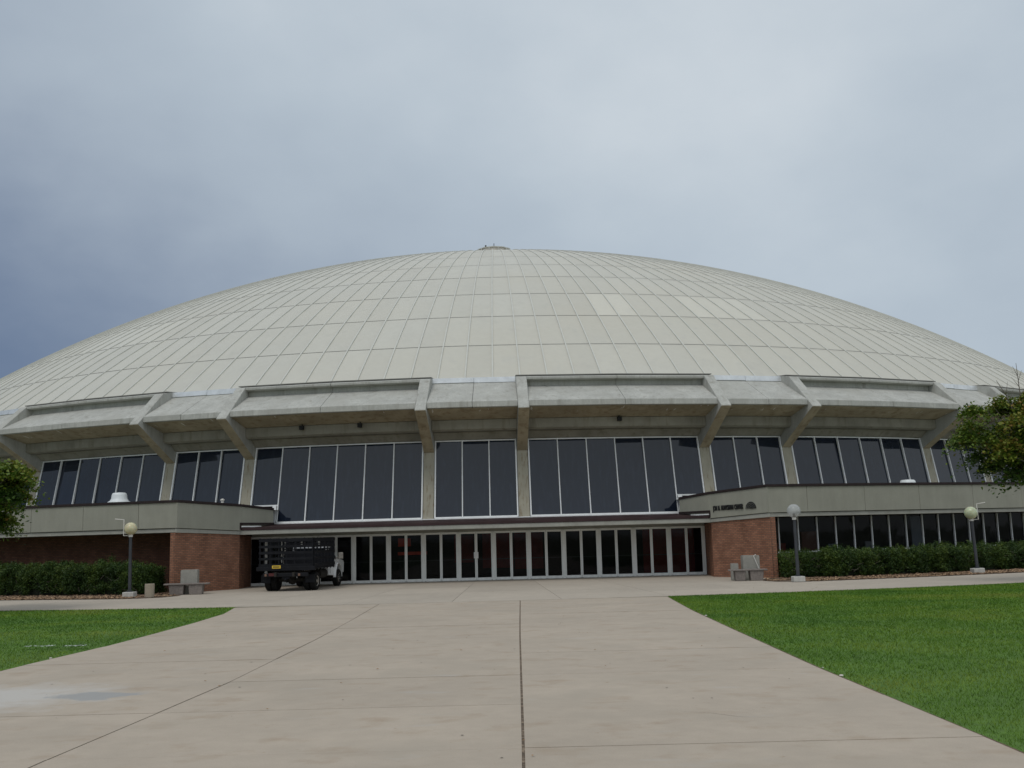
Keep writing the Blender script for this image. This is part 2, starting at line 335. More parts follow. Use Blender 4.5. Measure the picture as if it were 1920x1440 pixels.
tag(pb.build('plaza', [M['plaza'], M['joint_thin']], fix=False), kind='structure')
# small wedge between the straight walkway end and the curved plaza edge
# lawns
gm = bpy.data.materials.new('grass_blades'); gm.use_nodes = True; t_ = gm.node_tree; b_ = t_.nodes['Principled BSDF']
oc = N(t_, 'ShaderNodeTexCoord'); nn = N(t_, 'ShaderNodeTexNoise'); nn.inputs['Scale'].default_value = .28; nn.inputs['Detail'].default_value = 5
nn.inputs['Roughness'].default_value = .55
mp_ = N(t_, 'ShaderNodeMapping'); mp_.inputs[3].default_value = (1, 1.3, 1); L(t_, oc.outputs['Object'], mp_.inputs[0]); L(t_, mp_.outputs[0], nn.inputs[0])
rr = ramp(t_, nn.outputs[0], [(.34, (.050, .128, .010)), (.46, (.084, .176, .012)), (.57, (.125, .208, .016)), (.70, (.175, .218, .030))])
at_ = N(t_, 'ShaderNodeAttribute', attribute_name='tint'); mm_ = mth(t_, 'MULTIPLY_ADD', at_.outputs['Fac'], .12, 1.0)
cc = mixc(t_, 1.0, rr.outputs[0], mm_, 'MULTIPLY'); L(t_, cc, b_.inputs['Base Color']); b_.inputs['Roughness'].default_value = .6
b_.inputs['Specular IOR Level'].default_value = .25
def lawn(side):
    lb = MB(); e = 3 if side > 0 else 0; ys = [-69.55 - 49.4 * q / 40 for q in range(41)]
    xe = [abs(float(edge_x(e, y))) for y in ys]; A = math.asin(min(xe[0], 60) / 69.52)
    for q in range(40):
        lb.poly([(side * xe[q], ys[q], -.02), (side * xe[q + 1], ys[q + 1], -.02), (side * 40, ys[q + 1], -.02), (side * 40, ys[q], -.02)])
        lb.poly([(side * (xe[q] - .01), ys[q], -.012), (side * (xe[q + 1] - .01), ys[q + 1], -.012), (side * (xe[q + 1] + .05), ys[q + 1], -.012), (side * (xe[q] + .05), ys[q], -.012)], mi=1)
    n_ = 30
    for q in range(n_):
        u, v = A + (R_(54) - A) * q / n_, A + (R_(54) - A) * (q + 1) / n_
        p, w = pol(69.52, u * side, -.022), pol(69.52, v * side, -.022)
        lb.poly([p, w, (w[0], -69.56, -.022), (p[0], -69.56, -.022)])
    return tag(lb.build('lawn', [M['soil'], M['mulch']], fix=False), kind='structure')
lawn(1); lawn(-1)
# grass blades
def grass(side, count, a0, a1):
    az = rng.uniform(a0, a1, count); rr_ = rng.uniform(8, 62, count)
    x = CAM.x + rr_ * np.sin(az); y = CAM.y + rr_ * np.cos(az)
    x = np.append(x, side * rng.uniform(6.5, 34, count)); y = np.append(y, rng.uniform(-106, -58, count)); rr_ = np.hypot(x - CAM.x, y - CAM.y); rr_ = np.maximum(rr_, 6)
    ed = np.abs(edge_x(3 if side > 0 else 0, y)) + .055
    keep = (x * side > ed - .02 + rng.uniform(0, .05, len(x))) & (np.hypot(x, y) > 69.5) & (y < -30) & (np.abs(x) < 60)
    x, y, rr_ = x[keep], y[keep], rr_[keep]; n_ = len(x)
    h = rng.uniform(.018, .036, n_) * (1 + .004 * rr_); wd = np.maximum(.006, rr_ * .00065); th = rng.uniform(0, PI, n_)
    # blades mostly face the light evenly, random lean
    dx, dy = np.cos(th) * wd / 2, np.sin(th) * wd / 2; lx, ly = rng.normal(0, .028, n_), rng.normal(0, .028, n_)
    V = np.zeros((n_, 3, 3)); V[:, 0] = np.stack([x - dx, y - dy, np.full(n_, -.025)], 1); V[:, 1] = np.stack([x + dx, y + dy, np.full(n_, -.025)], 1)
    V[:, 2] = np.stack([x + lx, y + ly, h - .012], 1)
    me = bpy.data.meshes.new('grass'); me.vertices.add(n_ * 3); me.loops.add(n_ * 3); me.polygons.add(n_)
    me.vertices.foreach_set('co', V.ravel()); me.loops.foreach_set('vertex_index', np.arange(n_ * 3, dtype=np.int32))
    me.polygons.foreach_set('loop_start', np.arange(0, n_ * 3, 3, dtype=np.int32)); me.materials.append(gm)
    a = me.attributes.new('tint', 'FLOAT', 'FACE'); a.data.foreach_set('value', rng.uniform(-1, 1, n_).astype(np.float32))
    me.update(); me.validate()
    o = bpy.data.objects.new('grass', me); COL.objects.link(o)
    return tag(o, 'short mown green lawn grass ' + ('right' if side > 0 else 'left') + ' of the concrete walkway', 'grass', kind='stuff')
grass(1, 420000, .06, .85); grass(-1, 240000, -.9, -.12)

# mulch beds and wood chips
def bed_edge(side):
    e = [(12.95, -58.2), (12.25, -59.3), (12.05, -60.4), (12.35, -61.5), (13.1, -62.2), (14.2, -62.0 - .0)]
    e[-1] = (14.3, -math.sqrt(63.45 ** 2 - 14.3 ** 2)); e[-2] = (13.2, -61.9)
    return [(x * side, y) for x, y in e]
for side in (1, -1):
    mb_ = MB(); e = bed_edge(side); A = math.atan2(14.3, 61.8)
    outer = e + [pol(63.45, side * (A + (R_(50) - A) * k / 16), 0)[:2] for k in range(1, 17)]
    inner = [pol(57.6, side * (R_(12.9) + (R_(50) - R_(12.9)) * k / (len(outer) - 1)), 0)[:2] for k in range(len(outer))]
    for k in range(len(outer) - 1):
        mb_.poly([(*outer[k], .012), (*outer[k + 1], .012), (*inner[k + 1], .03), (*inner[k], .03)])
    tag(mb_.build('mulch_bed', M['mulch'], fix=False), kind='structure')
chipm = mat('wood_chip', (.30, .19, .11), .9, noise=[(3, .2, (1, 1, 1), .3, .7)], tint=.45)
def chips(side, n_):
    c = MB()
    for _ in range(n_):
        a = R_(random.uniform(11.3, 33)); r = random.uniform(59.6, 63.45) if random.random() < .35 else random.uniform(61.6, 63.5)
        x, y, _z = pol(r, a * side, 0)
        if r < 61.6 and a < R_(12.5) and abs(x) < 12.4: continue
        if abs(x) < 13.4 and r > 62.3: continue
        s1, s2 = random.uniform(.03, .09), random.uniform(.012, .035); th = random.uniform(0, PI); z = .025 + random.uniform(0, .02)
        ti = random.uniform(-.3, .3); co, si = math.cos(th), math.sin(th)
        c.poly([(x + co * s1 * u - si * s2 * v, y + si * s1 * u + co * s2 * v, z + ti * s1 * u) for u, v in ((-1, -1), (1, -1), (1, 1), (-1, 1))], at=random.uniform(-1, 1))
    o = c.build('wood_chips', chipm, fix=False)
    tag(o, 'brown wood chip mulch under the ' + ('right' if side > 0 else 'left') + ' hedge', 'mulch', kind='stuff')
chips(1, 9000); chips(-1, 8000)

# ---------------------------------------------------------------- the arena
arena = empty('domed_arena'); tag(arena, 'huge round arena with ribbed off white dome, concrete fins and brick entrance wings', 'arena')
SD, RISE = 1.6036 * 53, .35 * 53; ZB = .146 * 53 + 2; A0 = math.asin(53 / SD)
def dome_pt(a, ph, off=0): return pol((SD + off) * math.sin(a), ph, ZB + RISE - SD + (SD + off) * math.cos(a))
NR = 240; rows = [1.0 - .0708 * k for k in range(14)] + [.02]
PH0 = R_(-1.24 + 2.23)      # a rib just left of the fin right of the middle bay
lightcells = {}
rf = MB()
SUBR = 2
for i in range(NR):
    p0 = PH0 + i * 2 * PI / NR; p1 = p0 + 2 * PI / NR
    deg = (math.degrees(p0) + 180) % 360 - 180
    for j in range(len(rows) - 1):
        tn = rng.normal(0, .13)
        if j == 2 and (7.5 < deg < 10.2): tn = .9
        if j == 2 and (14.8 < deg < 21.5): tn = .75 + rng.uniform(-.25, .2)
        if j == 2 and (3.0 < deg < 7.5): tn = -.25
        if j == 2 and (-36 < deg < -27): tn = .55
        if j == 1 and (-48 < deg < -40): tn = .5
        a_hi, a_lo = rows[j] * A0, rows[j + 1] * A0
        for q in range(SUBR):
            b0 = a_hi + (a_lo - a_hi) * q / SUBR; b1 = a_hi + (a_lo - a_hi) * (q + 1) / SUBR
            rf.poly([dome_pt(b0, p0), dome_pt(b0, p1), dome_pt(b1, p1), dome_pt(b1, p0)], at=float(tn))
roof = rf.build('roof', M['roof'], arena, fix=False)
# battens: one net of raised ribs is the surface pattern of the roof
rb = MB()
for i in range(NR):
    p = PH0 + i * 2 * PI / NR
    deg = (math.degrees(p) + 180) % 360 - 180
    a_end = .05 if i % 4 == 0 else .14
    seq = np.linspace(A0, a_end, 26)
    for u, v in zip(seq[:-1], seq[1:]):
        def edge(a, s, off):
            r = SD * math.sin(a); hw = min(.036, r * .003) ; return dome_pt(a, p + s * hw / r, off)
        rb.poly([edge(u, -1, .05), edge(u, 1, .05), edge(v, 1, .05), edge(v, -1, .05)])
        rb.poly([edge(u, -1, 0), edge(u, -1, .05), edge(v, -1, .05), edge(v, -1, 0)])
        rb.poly([edge(u, 1, .05), edge(u, 1, 0), edge(v, 1, 0), edge(v, 1, .05)])
rb.build('roof_battens', M['roof_rib'], arena, fix=False)
sm = MB()
for j in range(1, 14):
    a = rows[j] * A0
    for i in range(NR):
        p0 = PH0 + i * 2 * PI / NR; p1 = p0 + 2 * PI / NR; d = .024 / SD
        sm.poly([dome_pt(a + d, p0, .012), dome_pt(a + d, p1, .012), dome_pt(a - d, p1, .012), dome_pt(a - d, p0, .012)])
sm.build('roof_seams', M['seam'], arena, fix=False)
# cupola
cu = MB(); zc = ZB + RISE
cu.lathe((0, 0, 0), [(1.75, zc - .3), (1.75, zc + 3.25)], 12)
cuo = cu.build('cupola', mat('cupola_cladding', (.60, .56, .50), .7, noise=[(3, .1, (1, 1, 1), .3, .7)]), arena)
cr = MB(); cr.lathe((0, 0, 0), [(1.86, zc + 3.25), (1.86, zc + 3.33), (.6, zc + 3.52), (.55, zc + 3.62)], 12); cr.build('cupola_roof', M['roof_rib'], cuo)
cs = MB()
for k in range(12):
    p = (k + .5) * PI / 6; cs.beam(pol(1.80, p, zc + .2), pol(1.80, p, zc + 3.25), .09, .09)
cs.build('cupola_posts', M['roof_rib'], cuo)
an = MB(); an.tube([pol(.1, 0, zc + 3.5), pol(.1, 0, zc + 4.1)], .035, 6); an.build('antenna', M['dark'], cuo)
an = MB(); an.tube([(-.85, -.5, zc + 3.3), (-.85, -.5, zc + 3.6)], .03, 6); an.box((-.85, -.5, zc + 3.7), (.16, .12, .2)); an.build('sensor', M['dark'], cuo)
an = MB(); an.box((-1.85, -.6, zc + 3.0), (.14, .14, .45), rz=.4); an.build('roof_bracket', M['dark'], cuo)

# ring drum behind glass (keeps the back of the building closed)
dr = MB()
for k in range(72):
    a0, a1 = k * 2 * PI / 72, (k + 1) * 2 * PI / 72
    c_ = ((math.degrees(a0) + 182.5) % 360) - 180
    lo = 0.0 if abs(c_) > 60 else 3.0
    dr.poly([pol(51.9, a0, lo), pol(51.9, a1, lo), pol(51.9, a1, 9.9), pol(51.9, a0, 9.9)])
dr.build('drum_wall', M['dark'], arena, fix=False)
# eave bays
PER = R_(15.0); SB = R_(4.972)
def column_phis():
    out = []
    for k in range(-4, 5):
        out += [k * PER - SB / 2, k * PER + SB / 2]
    return sorted(out)
cols = column_phis()
FW = .26
def fin_fn(ph):
    er = Vector((math.sin(ph), -math.cos(ph), 0)); et = Vector((math.cos(ph), math.sin(ph), 0))
    return lambda p, s: tuple(er * p[0] + et * (s * FW) + Vector((0, 0, p[1])))
finprof = [(52.0, 9.93), (53.35, 9.93), (54.06, 9.80), (55.98, 8.06), (55.98, 8.0), (53.02, 6.28), (52.0, 6.28)]
colprof = [(52.0, 6.28), (53.0, 6.28), (53.66, 3.0), (52.0, 3.0)]
for ph in cols:
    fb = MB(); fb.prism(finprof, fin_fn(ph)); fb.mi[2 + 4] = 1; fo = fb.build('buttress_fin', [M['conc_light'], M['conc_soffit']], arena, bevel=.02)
    cb = MB(); cb.prism(colprof, fin_fn(ph)); cb.build('column', M['conc_col'], arena, bevel=.015)
def seg_pts(p0, p1, n): return [p0 + (p1 - p0) * k / n for k in range(n + 1)]
def ring_piece(mbx, prof, a, b, mi=0, at=0.0):
    n_ = len(prof); acc = 0
    A = [pol(r, a, z) for r, z in prof]; B = [pol(r, b, z) for r, z in prof]
    ww = (Vector(A[0]) - Vector(B[0])).length; u0 = 53 * a
    for i in range(n_):
        j = (i + 1) % n_; l = math.dist(prof[i], prof[j])
        mbx.poly([A[i], A[j], B[j], B[i]], [(u0, acc), (u0, acc + l), (u0 + ww, acc + l), (u0 + ww, acc)], mi, at); acc += l
    mbx.poly(A, None, mi, at); mbx.poly(B[::-1], None, mi, at)
def lam(r): return FW / r      # half fin width as an angle
for k in range(len(cols) - 1):
    a, b = cols[k], cols[k + 1]; big = (b - a) > R_(7)
    p0, p1 = a + lam(54), b - lam(54); mid = (p0 + p1) / 2
    gap = .008 / 54
    # sloped eave panel with lip
    ep = MB()
    for (u, v) in ((p0, mid - gap), (mid + gap, p1)):
        dz = rng.uniform(-.012, .012)
        ring_piece(ep, [(52.9, 9.86 if not big else 9.80), (55.6, 8.42 + dz), (55.62, 8.15 + dz), (55.5, 8.12 + dz), (52.9, 9.55)], u, v)
    ep.build('eave_panel', M['conc_light'], arena, bevel=.012)
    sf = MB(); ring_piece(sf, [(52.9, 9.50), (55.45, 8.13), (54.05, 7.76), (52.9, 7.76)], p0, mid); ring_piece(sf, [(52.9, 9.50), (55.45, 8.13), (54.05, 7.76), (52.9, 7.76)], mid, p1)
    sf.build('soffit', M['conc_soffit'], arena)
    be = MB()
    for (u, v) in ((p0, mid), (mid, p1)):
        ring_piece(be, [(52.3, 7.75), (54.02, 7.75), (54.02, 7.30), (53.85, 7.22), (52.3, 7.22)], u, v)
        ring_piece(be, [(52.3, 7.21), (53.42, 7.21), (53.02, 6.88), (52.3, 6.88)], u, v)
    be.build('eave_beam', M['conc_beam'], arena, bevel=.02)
    if big:
        cp = MB()
        for (u, v) in ((p0, mid - gap), (mid + gap, p1)):
            ring_piece(cp, [(52.6, 9.80), (52.6, 9.93), (53.9, 9.83), (54.07, 9.78), (54.07, 9.66), (53.95, 9.62), (53.72, 9.62), (53.72, 9.30), (53.4, 9.30), (53.4, 9.7)], u, v)
        cp.build('eave_cap', M['conc_light'], arena, bevel=.012)
        gt = MB(); ring_piece(gt, [(52.5, 9.96), (53.75, 9.885), (53.80, 9.885), (53.80, 9.93), (52.5, 10.03)], a - lam(54), mid); ring_piece(gt, [(52.5, 9.96), (53.75, 9.885), (53.80, 9.885), (53.80, 9.93), (52.5, 10.03)], mid, b + lam(54))
        gt.build('gutter', M['seam'], arena)
    else:
        fl = MB(); ring_piece(fl, [(52.6, 9.70), (52.6, 10.03), (52.8, 9.98), (53.32, 9.92), (53.34, 9.68), (53.2, 9.60)], p0, mid - gap); ring_piece(fl, [(52.6, 9.70), (52.6, 10.03), (52.8, 9.98), (53.32, 9.92), (53.34, 9.66), (53.2, 9.60)], mid + gap, p1)
        fl.build('flashing', M['flash'], arena)
    # windows: tilted panes, six in a wide bay and three in a narrow one
    wa = .318 / 53.2; q0, q1 = a + wa, b - wa; nP = 6 if big else 3
    central = abs((a + b) / 2) < R_(11)
    fr = MB(); gl = MB()
    TR, TZ = 52.86, 6.86
    def wpt(ph, z, off=0.0):
        r = 52.82 + (TZ - z) / (6.86 - 3.04) * (53.56 - 52.82) + off
        return pol(r, ph, z)
    for i in range(nP):
        u = q0 + (q1 - q0) * i / nP; v = q0 + (q1 - q0) * (i + 1) / nP
        zb = 3.06 if abs((u + v) / 2) < R_(10.6) else 3.90
        if abs((u + v) / 2) > R_(12.4): zb = 3.72
        j1, j2 = rng.normal(0, .03), rng.normal(0, .03)
        gl.poly([wpt(u, zb, j1), wpt(v, zb, j2), wpt(v, TZ, -j1), wpt(u, TZ, -j2)])
        fr.beam(wpt((u + v) / 2, zb - .03, .03), wpt((u + v) / 2, zb + .03, .03), (v - u) * 53.3, .09, upv=(math.sin(u), -math.cos(u), 0)) if False else None
        fr.beam(wpt(u, zb, .03), wpt(v, zb, .03), .10, .07)
        fr.beam(wpt(u, TZ - .03, .03), wpt(v, TZ - .03, .03), .10, .06)
    for i in range(nP + 1):
        u = q0 + (q1 - q0) * i / nP
        ext = abs(u) < R_(10.7); zb = 3.04 if ext else (3.88 if abs(u) < R_(12.3) else 3.72)
        wd = .048 if i not in (0, nP) else .065
        if abs(u) < R_(9.9) and abs(u) > R_(8.2) and False: wd = .2
        er = (math.sin(u), -math.cos(u), 0)
        fr.beam(wpt(u, zb, .04), wpt(u, TZ, .04), wd, .10, upv=er)
    go = gl.build('window', M['glass'], arena, fix=False); fr.build('window_frame', M['alu'], go)
    # small flood lights under the wide bays
    if abs((a + b) / 2) < R_(20) and big:
        for q in ([.5] if a > 0 else [.35, .66]):
            p = a + (b - a) * q - .0; f_ = MB(); f_.box(pol(54.2, p, 7.62), (.2, .2, .2), p); f_.beam(pol(54.1, p, 7.78), pol(54.2, p, 7.6), .04, .04); f_.build('floodlight', M['dark'], arena)
# white end posts where the glass steps down beside the parapets
for s in (1, -1):
    p = s * R_(10.78); e = MB(); e.beam(pol(53.66, p, 2.96), pol(53.50, p, 3.90), .20, .08, upv=(math.sin(p), -math.cos(p), 0)); e.build('end_post', M['alu'], arena)

# ---- entrance: canopy, doors, brick jambs
ca = MB()
yf = -55.3
ca.hexa([(-10.98, yf, 2.48), (10.98, yf, 2.48), (10.98, -52.0, 2.48), (-10.98, -52.0, 2.48), (-10.98, yf, 2.68), (10.98, yf, 2.68), (10.98, -52.0, 2.70), (-10.98, -52.0, 2.70)])
cano = ca.build('canopy', M['conc'], arena, bevel=.012)
cr = MB()
nseg = 24
for k in range(nseg):
    x0, x1 = -10.9 + 21.8 * k / nseg, -10.9 + 21.8 * (k + 1) / nseg
    def yy(x): return -math.sqrt(53.75 ** 2 - x * x)
    i0, i1 = yy(x0), yy(x1)
    zi = 2.98
    cr.hexa([(x0, yf - .03, 2.685), (x1, yf - .03, 2.685), (x1, max(i1, -55.2) + .4, 2.72), (x0, max(i0, -55.2) + .4, 2.72), (x0, yf - .03, 2.80), (x1, yf - .03, 2.80), (x1, i1, zi), (x0, i0, zi)])
cr.build('canopy_roof', M['canopy'], cano)
# raised metal trim against the side parapets
for s in (1, -1):
    tr = MB(); tr.beam((s * 10.9, -55.38, 2.99), (s * 9.75, -53.75, 2.99), .06, .10); tr.beam((s * 10.93, -55.36, 2.72), (s * 10.93, -55.36, 3.04), .08, .08)
    tr.build('canopy_trim', M['coping'], cano)
    tw = MB(); tw.beam((s * 10.88, -55.36, 2.86), (s * 10.2, -54.45, 2.86), .05, .05); tw.build('canopy_flashing', M['alu'], cano)
# sill under the tall windows
si = MB()
for k in range(14):
    a0, a1 = -R_(10.6) + R_(21.2) * k / 14, -R_(10.6) + R_(21.2) * (k + 1) / 14
    ring_piece(si, [(53.2, 2.95), (53.78, 2.95), (53.78, 3.02), (53.2, 3.03)], a0, a1)
si.build('window_sill', M['alu'], arena)
# lintel above doors
li = MB(); li.box((0, -52.42, 2.425), (22.3, .12, .10)); li.build('door_lintel', M['conc'], arena)
# 13 pairs of glass doors
PW = 1.722; yD = -52.45
def door_mesh(hinge):
    f_ = MB(); wD = (PW - .128) / 2
    st = .06
    x0 = 0; x1 = wD
    f_.box((st / 2, 0, 1.18), (st, .05, 2.30)); f_.box((x1 - st / 2, 0, 1.18), (st, .05, 2.30))
    f_.box(((x0 + x1) / 2, 0, .08), (wD - 2 * st, .05, .12)); f_.box(((x0 + x1) / 2, 0, 2.30), (wD - 2 * st, .05, .06))
    g_ = MB(); g_.poly([(st, 0, .14), (x1 - st, 0, .14), (x1 - st, 0, 2.27), (st, 0, 2.27)])
    h_ = MB(); h_.beam((st, .06, 1.02), (x1 - st, .06, 1.02), .03, .025)
    return f_, g_, h_
f_, g_, h_ = door_mesh(1)
d_frame = f_.build('door', M['alu_door'], arena, bevel=.006); d_glass = g_.build('pane', M['glass_door'], d_frame, fix=False); d_bar = h_.build('push_bar', M['bar'], d_frame)
wD = (PW - .128) / 2; first = True
for k in range(-6, 7):
    xc = -.1 + k * PW
    for s in (0, 1):
        x = xc + (-wD - .004 if s == 0 else .004)
        if first: d = d_frame; first = False
        else:
            d = d_frame.copy(); COL.objects.link(d); d.parent = arena
            for ch in (d_glass, d_bar):
                c = ch.copy(); COL.objects.link(c); c.parent = d
        d.location = (x, yD, 0)
        if k == 0:
            h = MB(); hx = wD - .05 if s == 0 else .05
            h.box((hx, -.045, 1.22), (.11, .02, .30)); h.tube([(hx, -.05, 1.12), (hx, -.11, 1.14), (hx, -.11, 1.32), (hx, -.05, 1.34)], .014, 6)
            h.build('handle', M['alu'], d)
po = MB()
for k in range(-6, 8):
    xc = -.1 + (k - .5) * PW; po.box((xc, yD, 1.19), (.116, .11, 2.36))
po.box((-.1, yD, .008), (PW * 13, .12, .014)); po.box((-.1, yD, 2.354), (PW * 13, .11, .04))
po.build('door_posts', M['alu_door'], arena, bevel=.006)
# lobby behind the doors
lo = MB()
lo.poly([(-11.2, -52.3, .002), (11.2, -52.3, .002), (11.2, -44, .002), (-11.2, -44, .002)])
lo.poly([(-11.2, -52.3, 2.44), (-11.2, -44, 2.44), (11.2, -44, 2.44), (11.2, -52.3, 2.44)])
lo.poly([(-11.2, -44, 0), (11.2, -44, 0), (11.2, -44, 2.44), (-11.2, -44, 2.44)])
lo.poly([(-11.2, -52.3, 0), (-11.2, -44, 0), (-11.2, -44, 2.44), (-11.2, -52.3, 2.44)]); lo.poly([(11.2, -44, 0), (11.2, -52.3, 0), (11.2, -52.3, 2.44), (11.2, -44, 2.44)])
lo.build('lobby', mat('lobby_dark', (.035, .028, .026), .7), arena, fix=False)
red = mat('red_display', (.75, .08, .04), .6, noise=[(3, .2, (1, 1, 1), .3, .7)]); drk = mat('maroon_panel', (.22, .02, .017), .7, noise=[(2, .3, (1, 1, 1), .3, .7)])
for x, y, wx, z0, z1, mm in [(.9, -49.5, 1.6, .5, 2.3, drk), (2.5, -49.0, 1.5, .4, 2.3, drk), (9.6, -50.6, 2.6, .1, 2.35, drk), (-.9, -48.9, 1.0, .8, 2.2, drk)]:
    b = MB(); b.box((x, y, (z0 + z1) / 2), (wx, .08, z1 - z0)); b.build('wall_panel', mm, arena)
stn = MB(); stn.box((-3.75, -51.3, 1.93), (.62, .3, .4)); stn.box((-3.35, -51.25, 1.38), (1.45, .35, .15)); stn.box((-3.4, -51.0, .65), (1.3, .5, 1.28), mi=1)
so = stn.build('display_stand', [red, M['dark']])
tag(so, 'orange red ticket display stand seen through the glass doors beside the truck', 'display stand')

# ---- wings
def wing(side):
    S = side
    C0 = (S * 13.03, -58.15); C1 = (S * 10.99, -55.28); C2 = (S * 9.86, -53.70)
    J0 = (S * 11.18, -52.35)
    # lit side wall, shaded jamb, pier return
    bw = MB()
    def wall(P, Q, z0, z1a, z1b, th, mi=0, u0=0):
        P, Q = Vector((*P, 0)), Vector((*Q, 0)); d = (Q - P).normalized(); nrm = Vector((d.y, -d.x, 0)) * th
        p = [P, Q, Q + nrm, P + nrm]; z1 = [z1a, z1b, z1b, z1a]
        l = (Q - P).length
        pts = [(v.x, v.y, z0) for v in p] + [(v.x, v.y, z) for v, z in zip(p, z1)]
        for q in ((3, 2, 1, 0), (4, 5, 6, 7)): bw_.poly([pts[i] for i in q])
        for q, ll in (((0, 1, 5, 4), l), ((1, 2, 6, 5), th), ((2, 3, 7, 6), l), ((3, 0, 4, 7), th)):
            bw_.poly([pts[i] for i in q], [(u0, z0), (u0 + ll, z0), (u0 + ll, pts[q[2]][2]), (u0, pts[q[3]][2])], mi)
    bw_ = bw
    wall(C0, C1, -.05, 2.64, 2.50, S * .34)
    wall(C1, J0, -.05, 2.48, 2.44, S * .30, u0=.1)
    Pq = pol(58.9, S * R_(13.35), 0)[:2]
    wall((C0[0] - S * .02, C0[1] + .03), pol(57.2 if S > 0 else 55.9, S * R_(12.98), 0)[:2], -.05, 2.625, 2.625, S * .25, u0=.05)
    bw.build('brick_wall', M['brick'], arena)
    # parapet fascia: side part then curved front in precast panels
    fa = MB(); ga = MB(); cpg = MB(); bd = MB()
    def slab_wall(mbx, P, Q, za0, za1, zb0, zb1, out, th):
        # P at the corner end, Q at the far end; out = proud distance; za bottom / zb top heights at P and Q
        P, Q = Vector((*P, 0)), Vector((*Q, 0)); d = (Q - P).normalized(); nrm = Vector((d.y, -d.x, 0)) * (-S)
        a, b = P + nrm * out, Q + nrm * out; c, e = Q - nrm * (th - out), P - nrm * (th - out)
        l = (Q - P).length
        pts = [(a.x, a.y, za0), (b.x, b.y, za1), (c.x, c.y, za1), (e.x, e.y, za0), (a.x, a.y, zb0), (b.x, b.y, zb1), (c.x, c.y, zb1), (e.x, e.y, zb0)]
        mbx.hexa(pts)
    # direction P->Q goes inwards; outward normal faces the entrance and the camera
    mids = (S * 12.0, C0[1] + (C1[1] - C0[1]) * (13.03 - 12.0) / 2.04)
    segs = [(C0, mids, 4.05, 3.975, 2.82, 2.745, 2.62, 2.56), (mids, C1, 3.975, 3.90, 2.745, 2.67, 2.56, 2.49), (C1, C2, 3.90, 3.74, 2.80, 2.95, None, None)]
    for P, Q, t0, t1, b0, b1, c0, c1 in segs:
        slab_wall(fa, P, Q, b0, b1, t0 - .11, t1 - .11, .10, .30)
        slab_wall(cpg, P, Q, t0 - .108, t1 - .108, t0, t1, .14, .38)
        if c0: slab_wall(bd, P, Q, c0, c1, b0 - .02, b1 - .02, .06, .26)
    angs = [12.62, 14.4, 17.2, 20.05, 23.1, 26.2, 29.2, 32.2, 35.2, 38.2, 41.2, 44.2, 47.2, 50.2]
    for k in range(len(angs) - 1):
        a, b = S * R_(angs[k]), S * R_(angs[k + 1]); e = S * .006 / 59
        ring_piece(fa, [(59.3, 2.82), (59.62, 2.82), (59.62, 3.94), (59.3, 3.94)], a + (e if k else 0), b - e)
        ring_piece(cpg, [(59.2, 3.942), (59.67, 3.942), (59.67, 4.05), (59.2, 4.05)], a, b)
        ring_piece(bd, [(59.25, 2.63), (59.56, 2.63), (59.56, 2.80), (59.25, 2.80)], a, b)
    # corner post where side and front meet
    cx, cy, _ = pol(59.62, S * R_(12.62), 0)
    for mbx, z0, z1, gsz in ((fa, 2.82, 3.94, .0), (cpg, 3.942, 4.052, .045), (bd, 2.63, 2.80, -.05)):
        er = Vector((C0[0], C0[1], 0))
        d = (Vector((*C1, 0)) - er).normalized(); nrm = Vector((d.y, -d.x, 0)) * (-S)
        o1 = er + nrm * (.10 + gsz); o2 = Vector(pol(59.62 + gsz, S * R_(12.62), 0))
        i2 = Vector(pol(59.25, S * R_(12.62), 0)); i1 = er - nrm * .2
        pts = [o1, o2, i2, i1]
        if S < 0: pts = pts[::-1]
        mbx.hexa([(p.x, p.y, z0) for p in pts] + [(p.x, p.y, z1) for p in pts])
    fo = fa.build('parapet', M['fascia'], arena, bevel=.012); cpg.build('coping', M['coping'], fo); bd.build('fascia_band', M['conc'], fo, bevel=.01)
    # wing roof and soffit
    wr = MB()
    aS = [12.9 + (50.2 - 12.9) * k / 14 for k in range(15)]
    wr.poly([(*C2, 3.66), (*C0, 3.66), (*pol(59.3, S * R_(12.9), 0)[:2], 3.66), (*pol(53, S * R_(12.9), 0)[:2], 3.66), (*pol(53, S * R_(10.6), 0)[:2], 3.66)])
    for k in range(14):
        a, b = S * R_(aS[k]), S * R_(aS[k + 1])
        wr.poly([pol(53, a, 3.66), pol(59.4, a, 3.66), pol(59.4, b, 3.66), pol(53, b, 3.66)])
        wr.poly([pol(56.0, a, 2.66), pol(59.45, a, 2.66), pol(59.45, b, 2.66), pol(56.0, b, 2.66)], mi=1)
    # riser under the clerestory windows
    ri = MB()
    for k in range(14):
        a, b = S * R_(10.9 + 39.3 * k / 14), S * R_(10.9 + 39.3 * (k + 1) / 14)
        ring_piece(ri, [(53.1, 2.8), (53.55, 2.8), (53.5, 3.72), (53.1, 3.72)], a, b)
    ri.build('riser', M['coping'], arena, fix=False)
    wr.build('wing_roof', [M['conc'], M['conc_beam']], arena, fix=False)
    if S < 0:
        lw = MB()
        for k in range(13):
            a, b = S * R_(13.1 + (50 - 13.1) * k / 13), S * R_(13.1 + (50 - 13.1) * (k + 1) / 13)
            l = 56.4 * abs(b - a); u0 = 56.4 * abs(a)
            P = [pol(56.4, a, 0), pol(56.4, b, 0)]
            lw.poly([pol(56.4, b, -.05), pol(56.4, a, -.05), pol(56.4, a, 2.66), pol(56.4, b, 2.66)], [(u0 + l, -.05), (u0, -.05), (u0, 2.66), (u0 + l, 2.66)])
        lw.build('brick_wall', M['brick'], arena, fix=False)
    else:
        # ribbon of office windows above a brick sill wall
        RW = 58.2; lw = MB(); gl = MB(); fr = MB(); R2 = RW
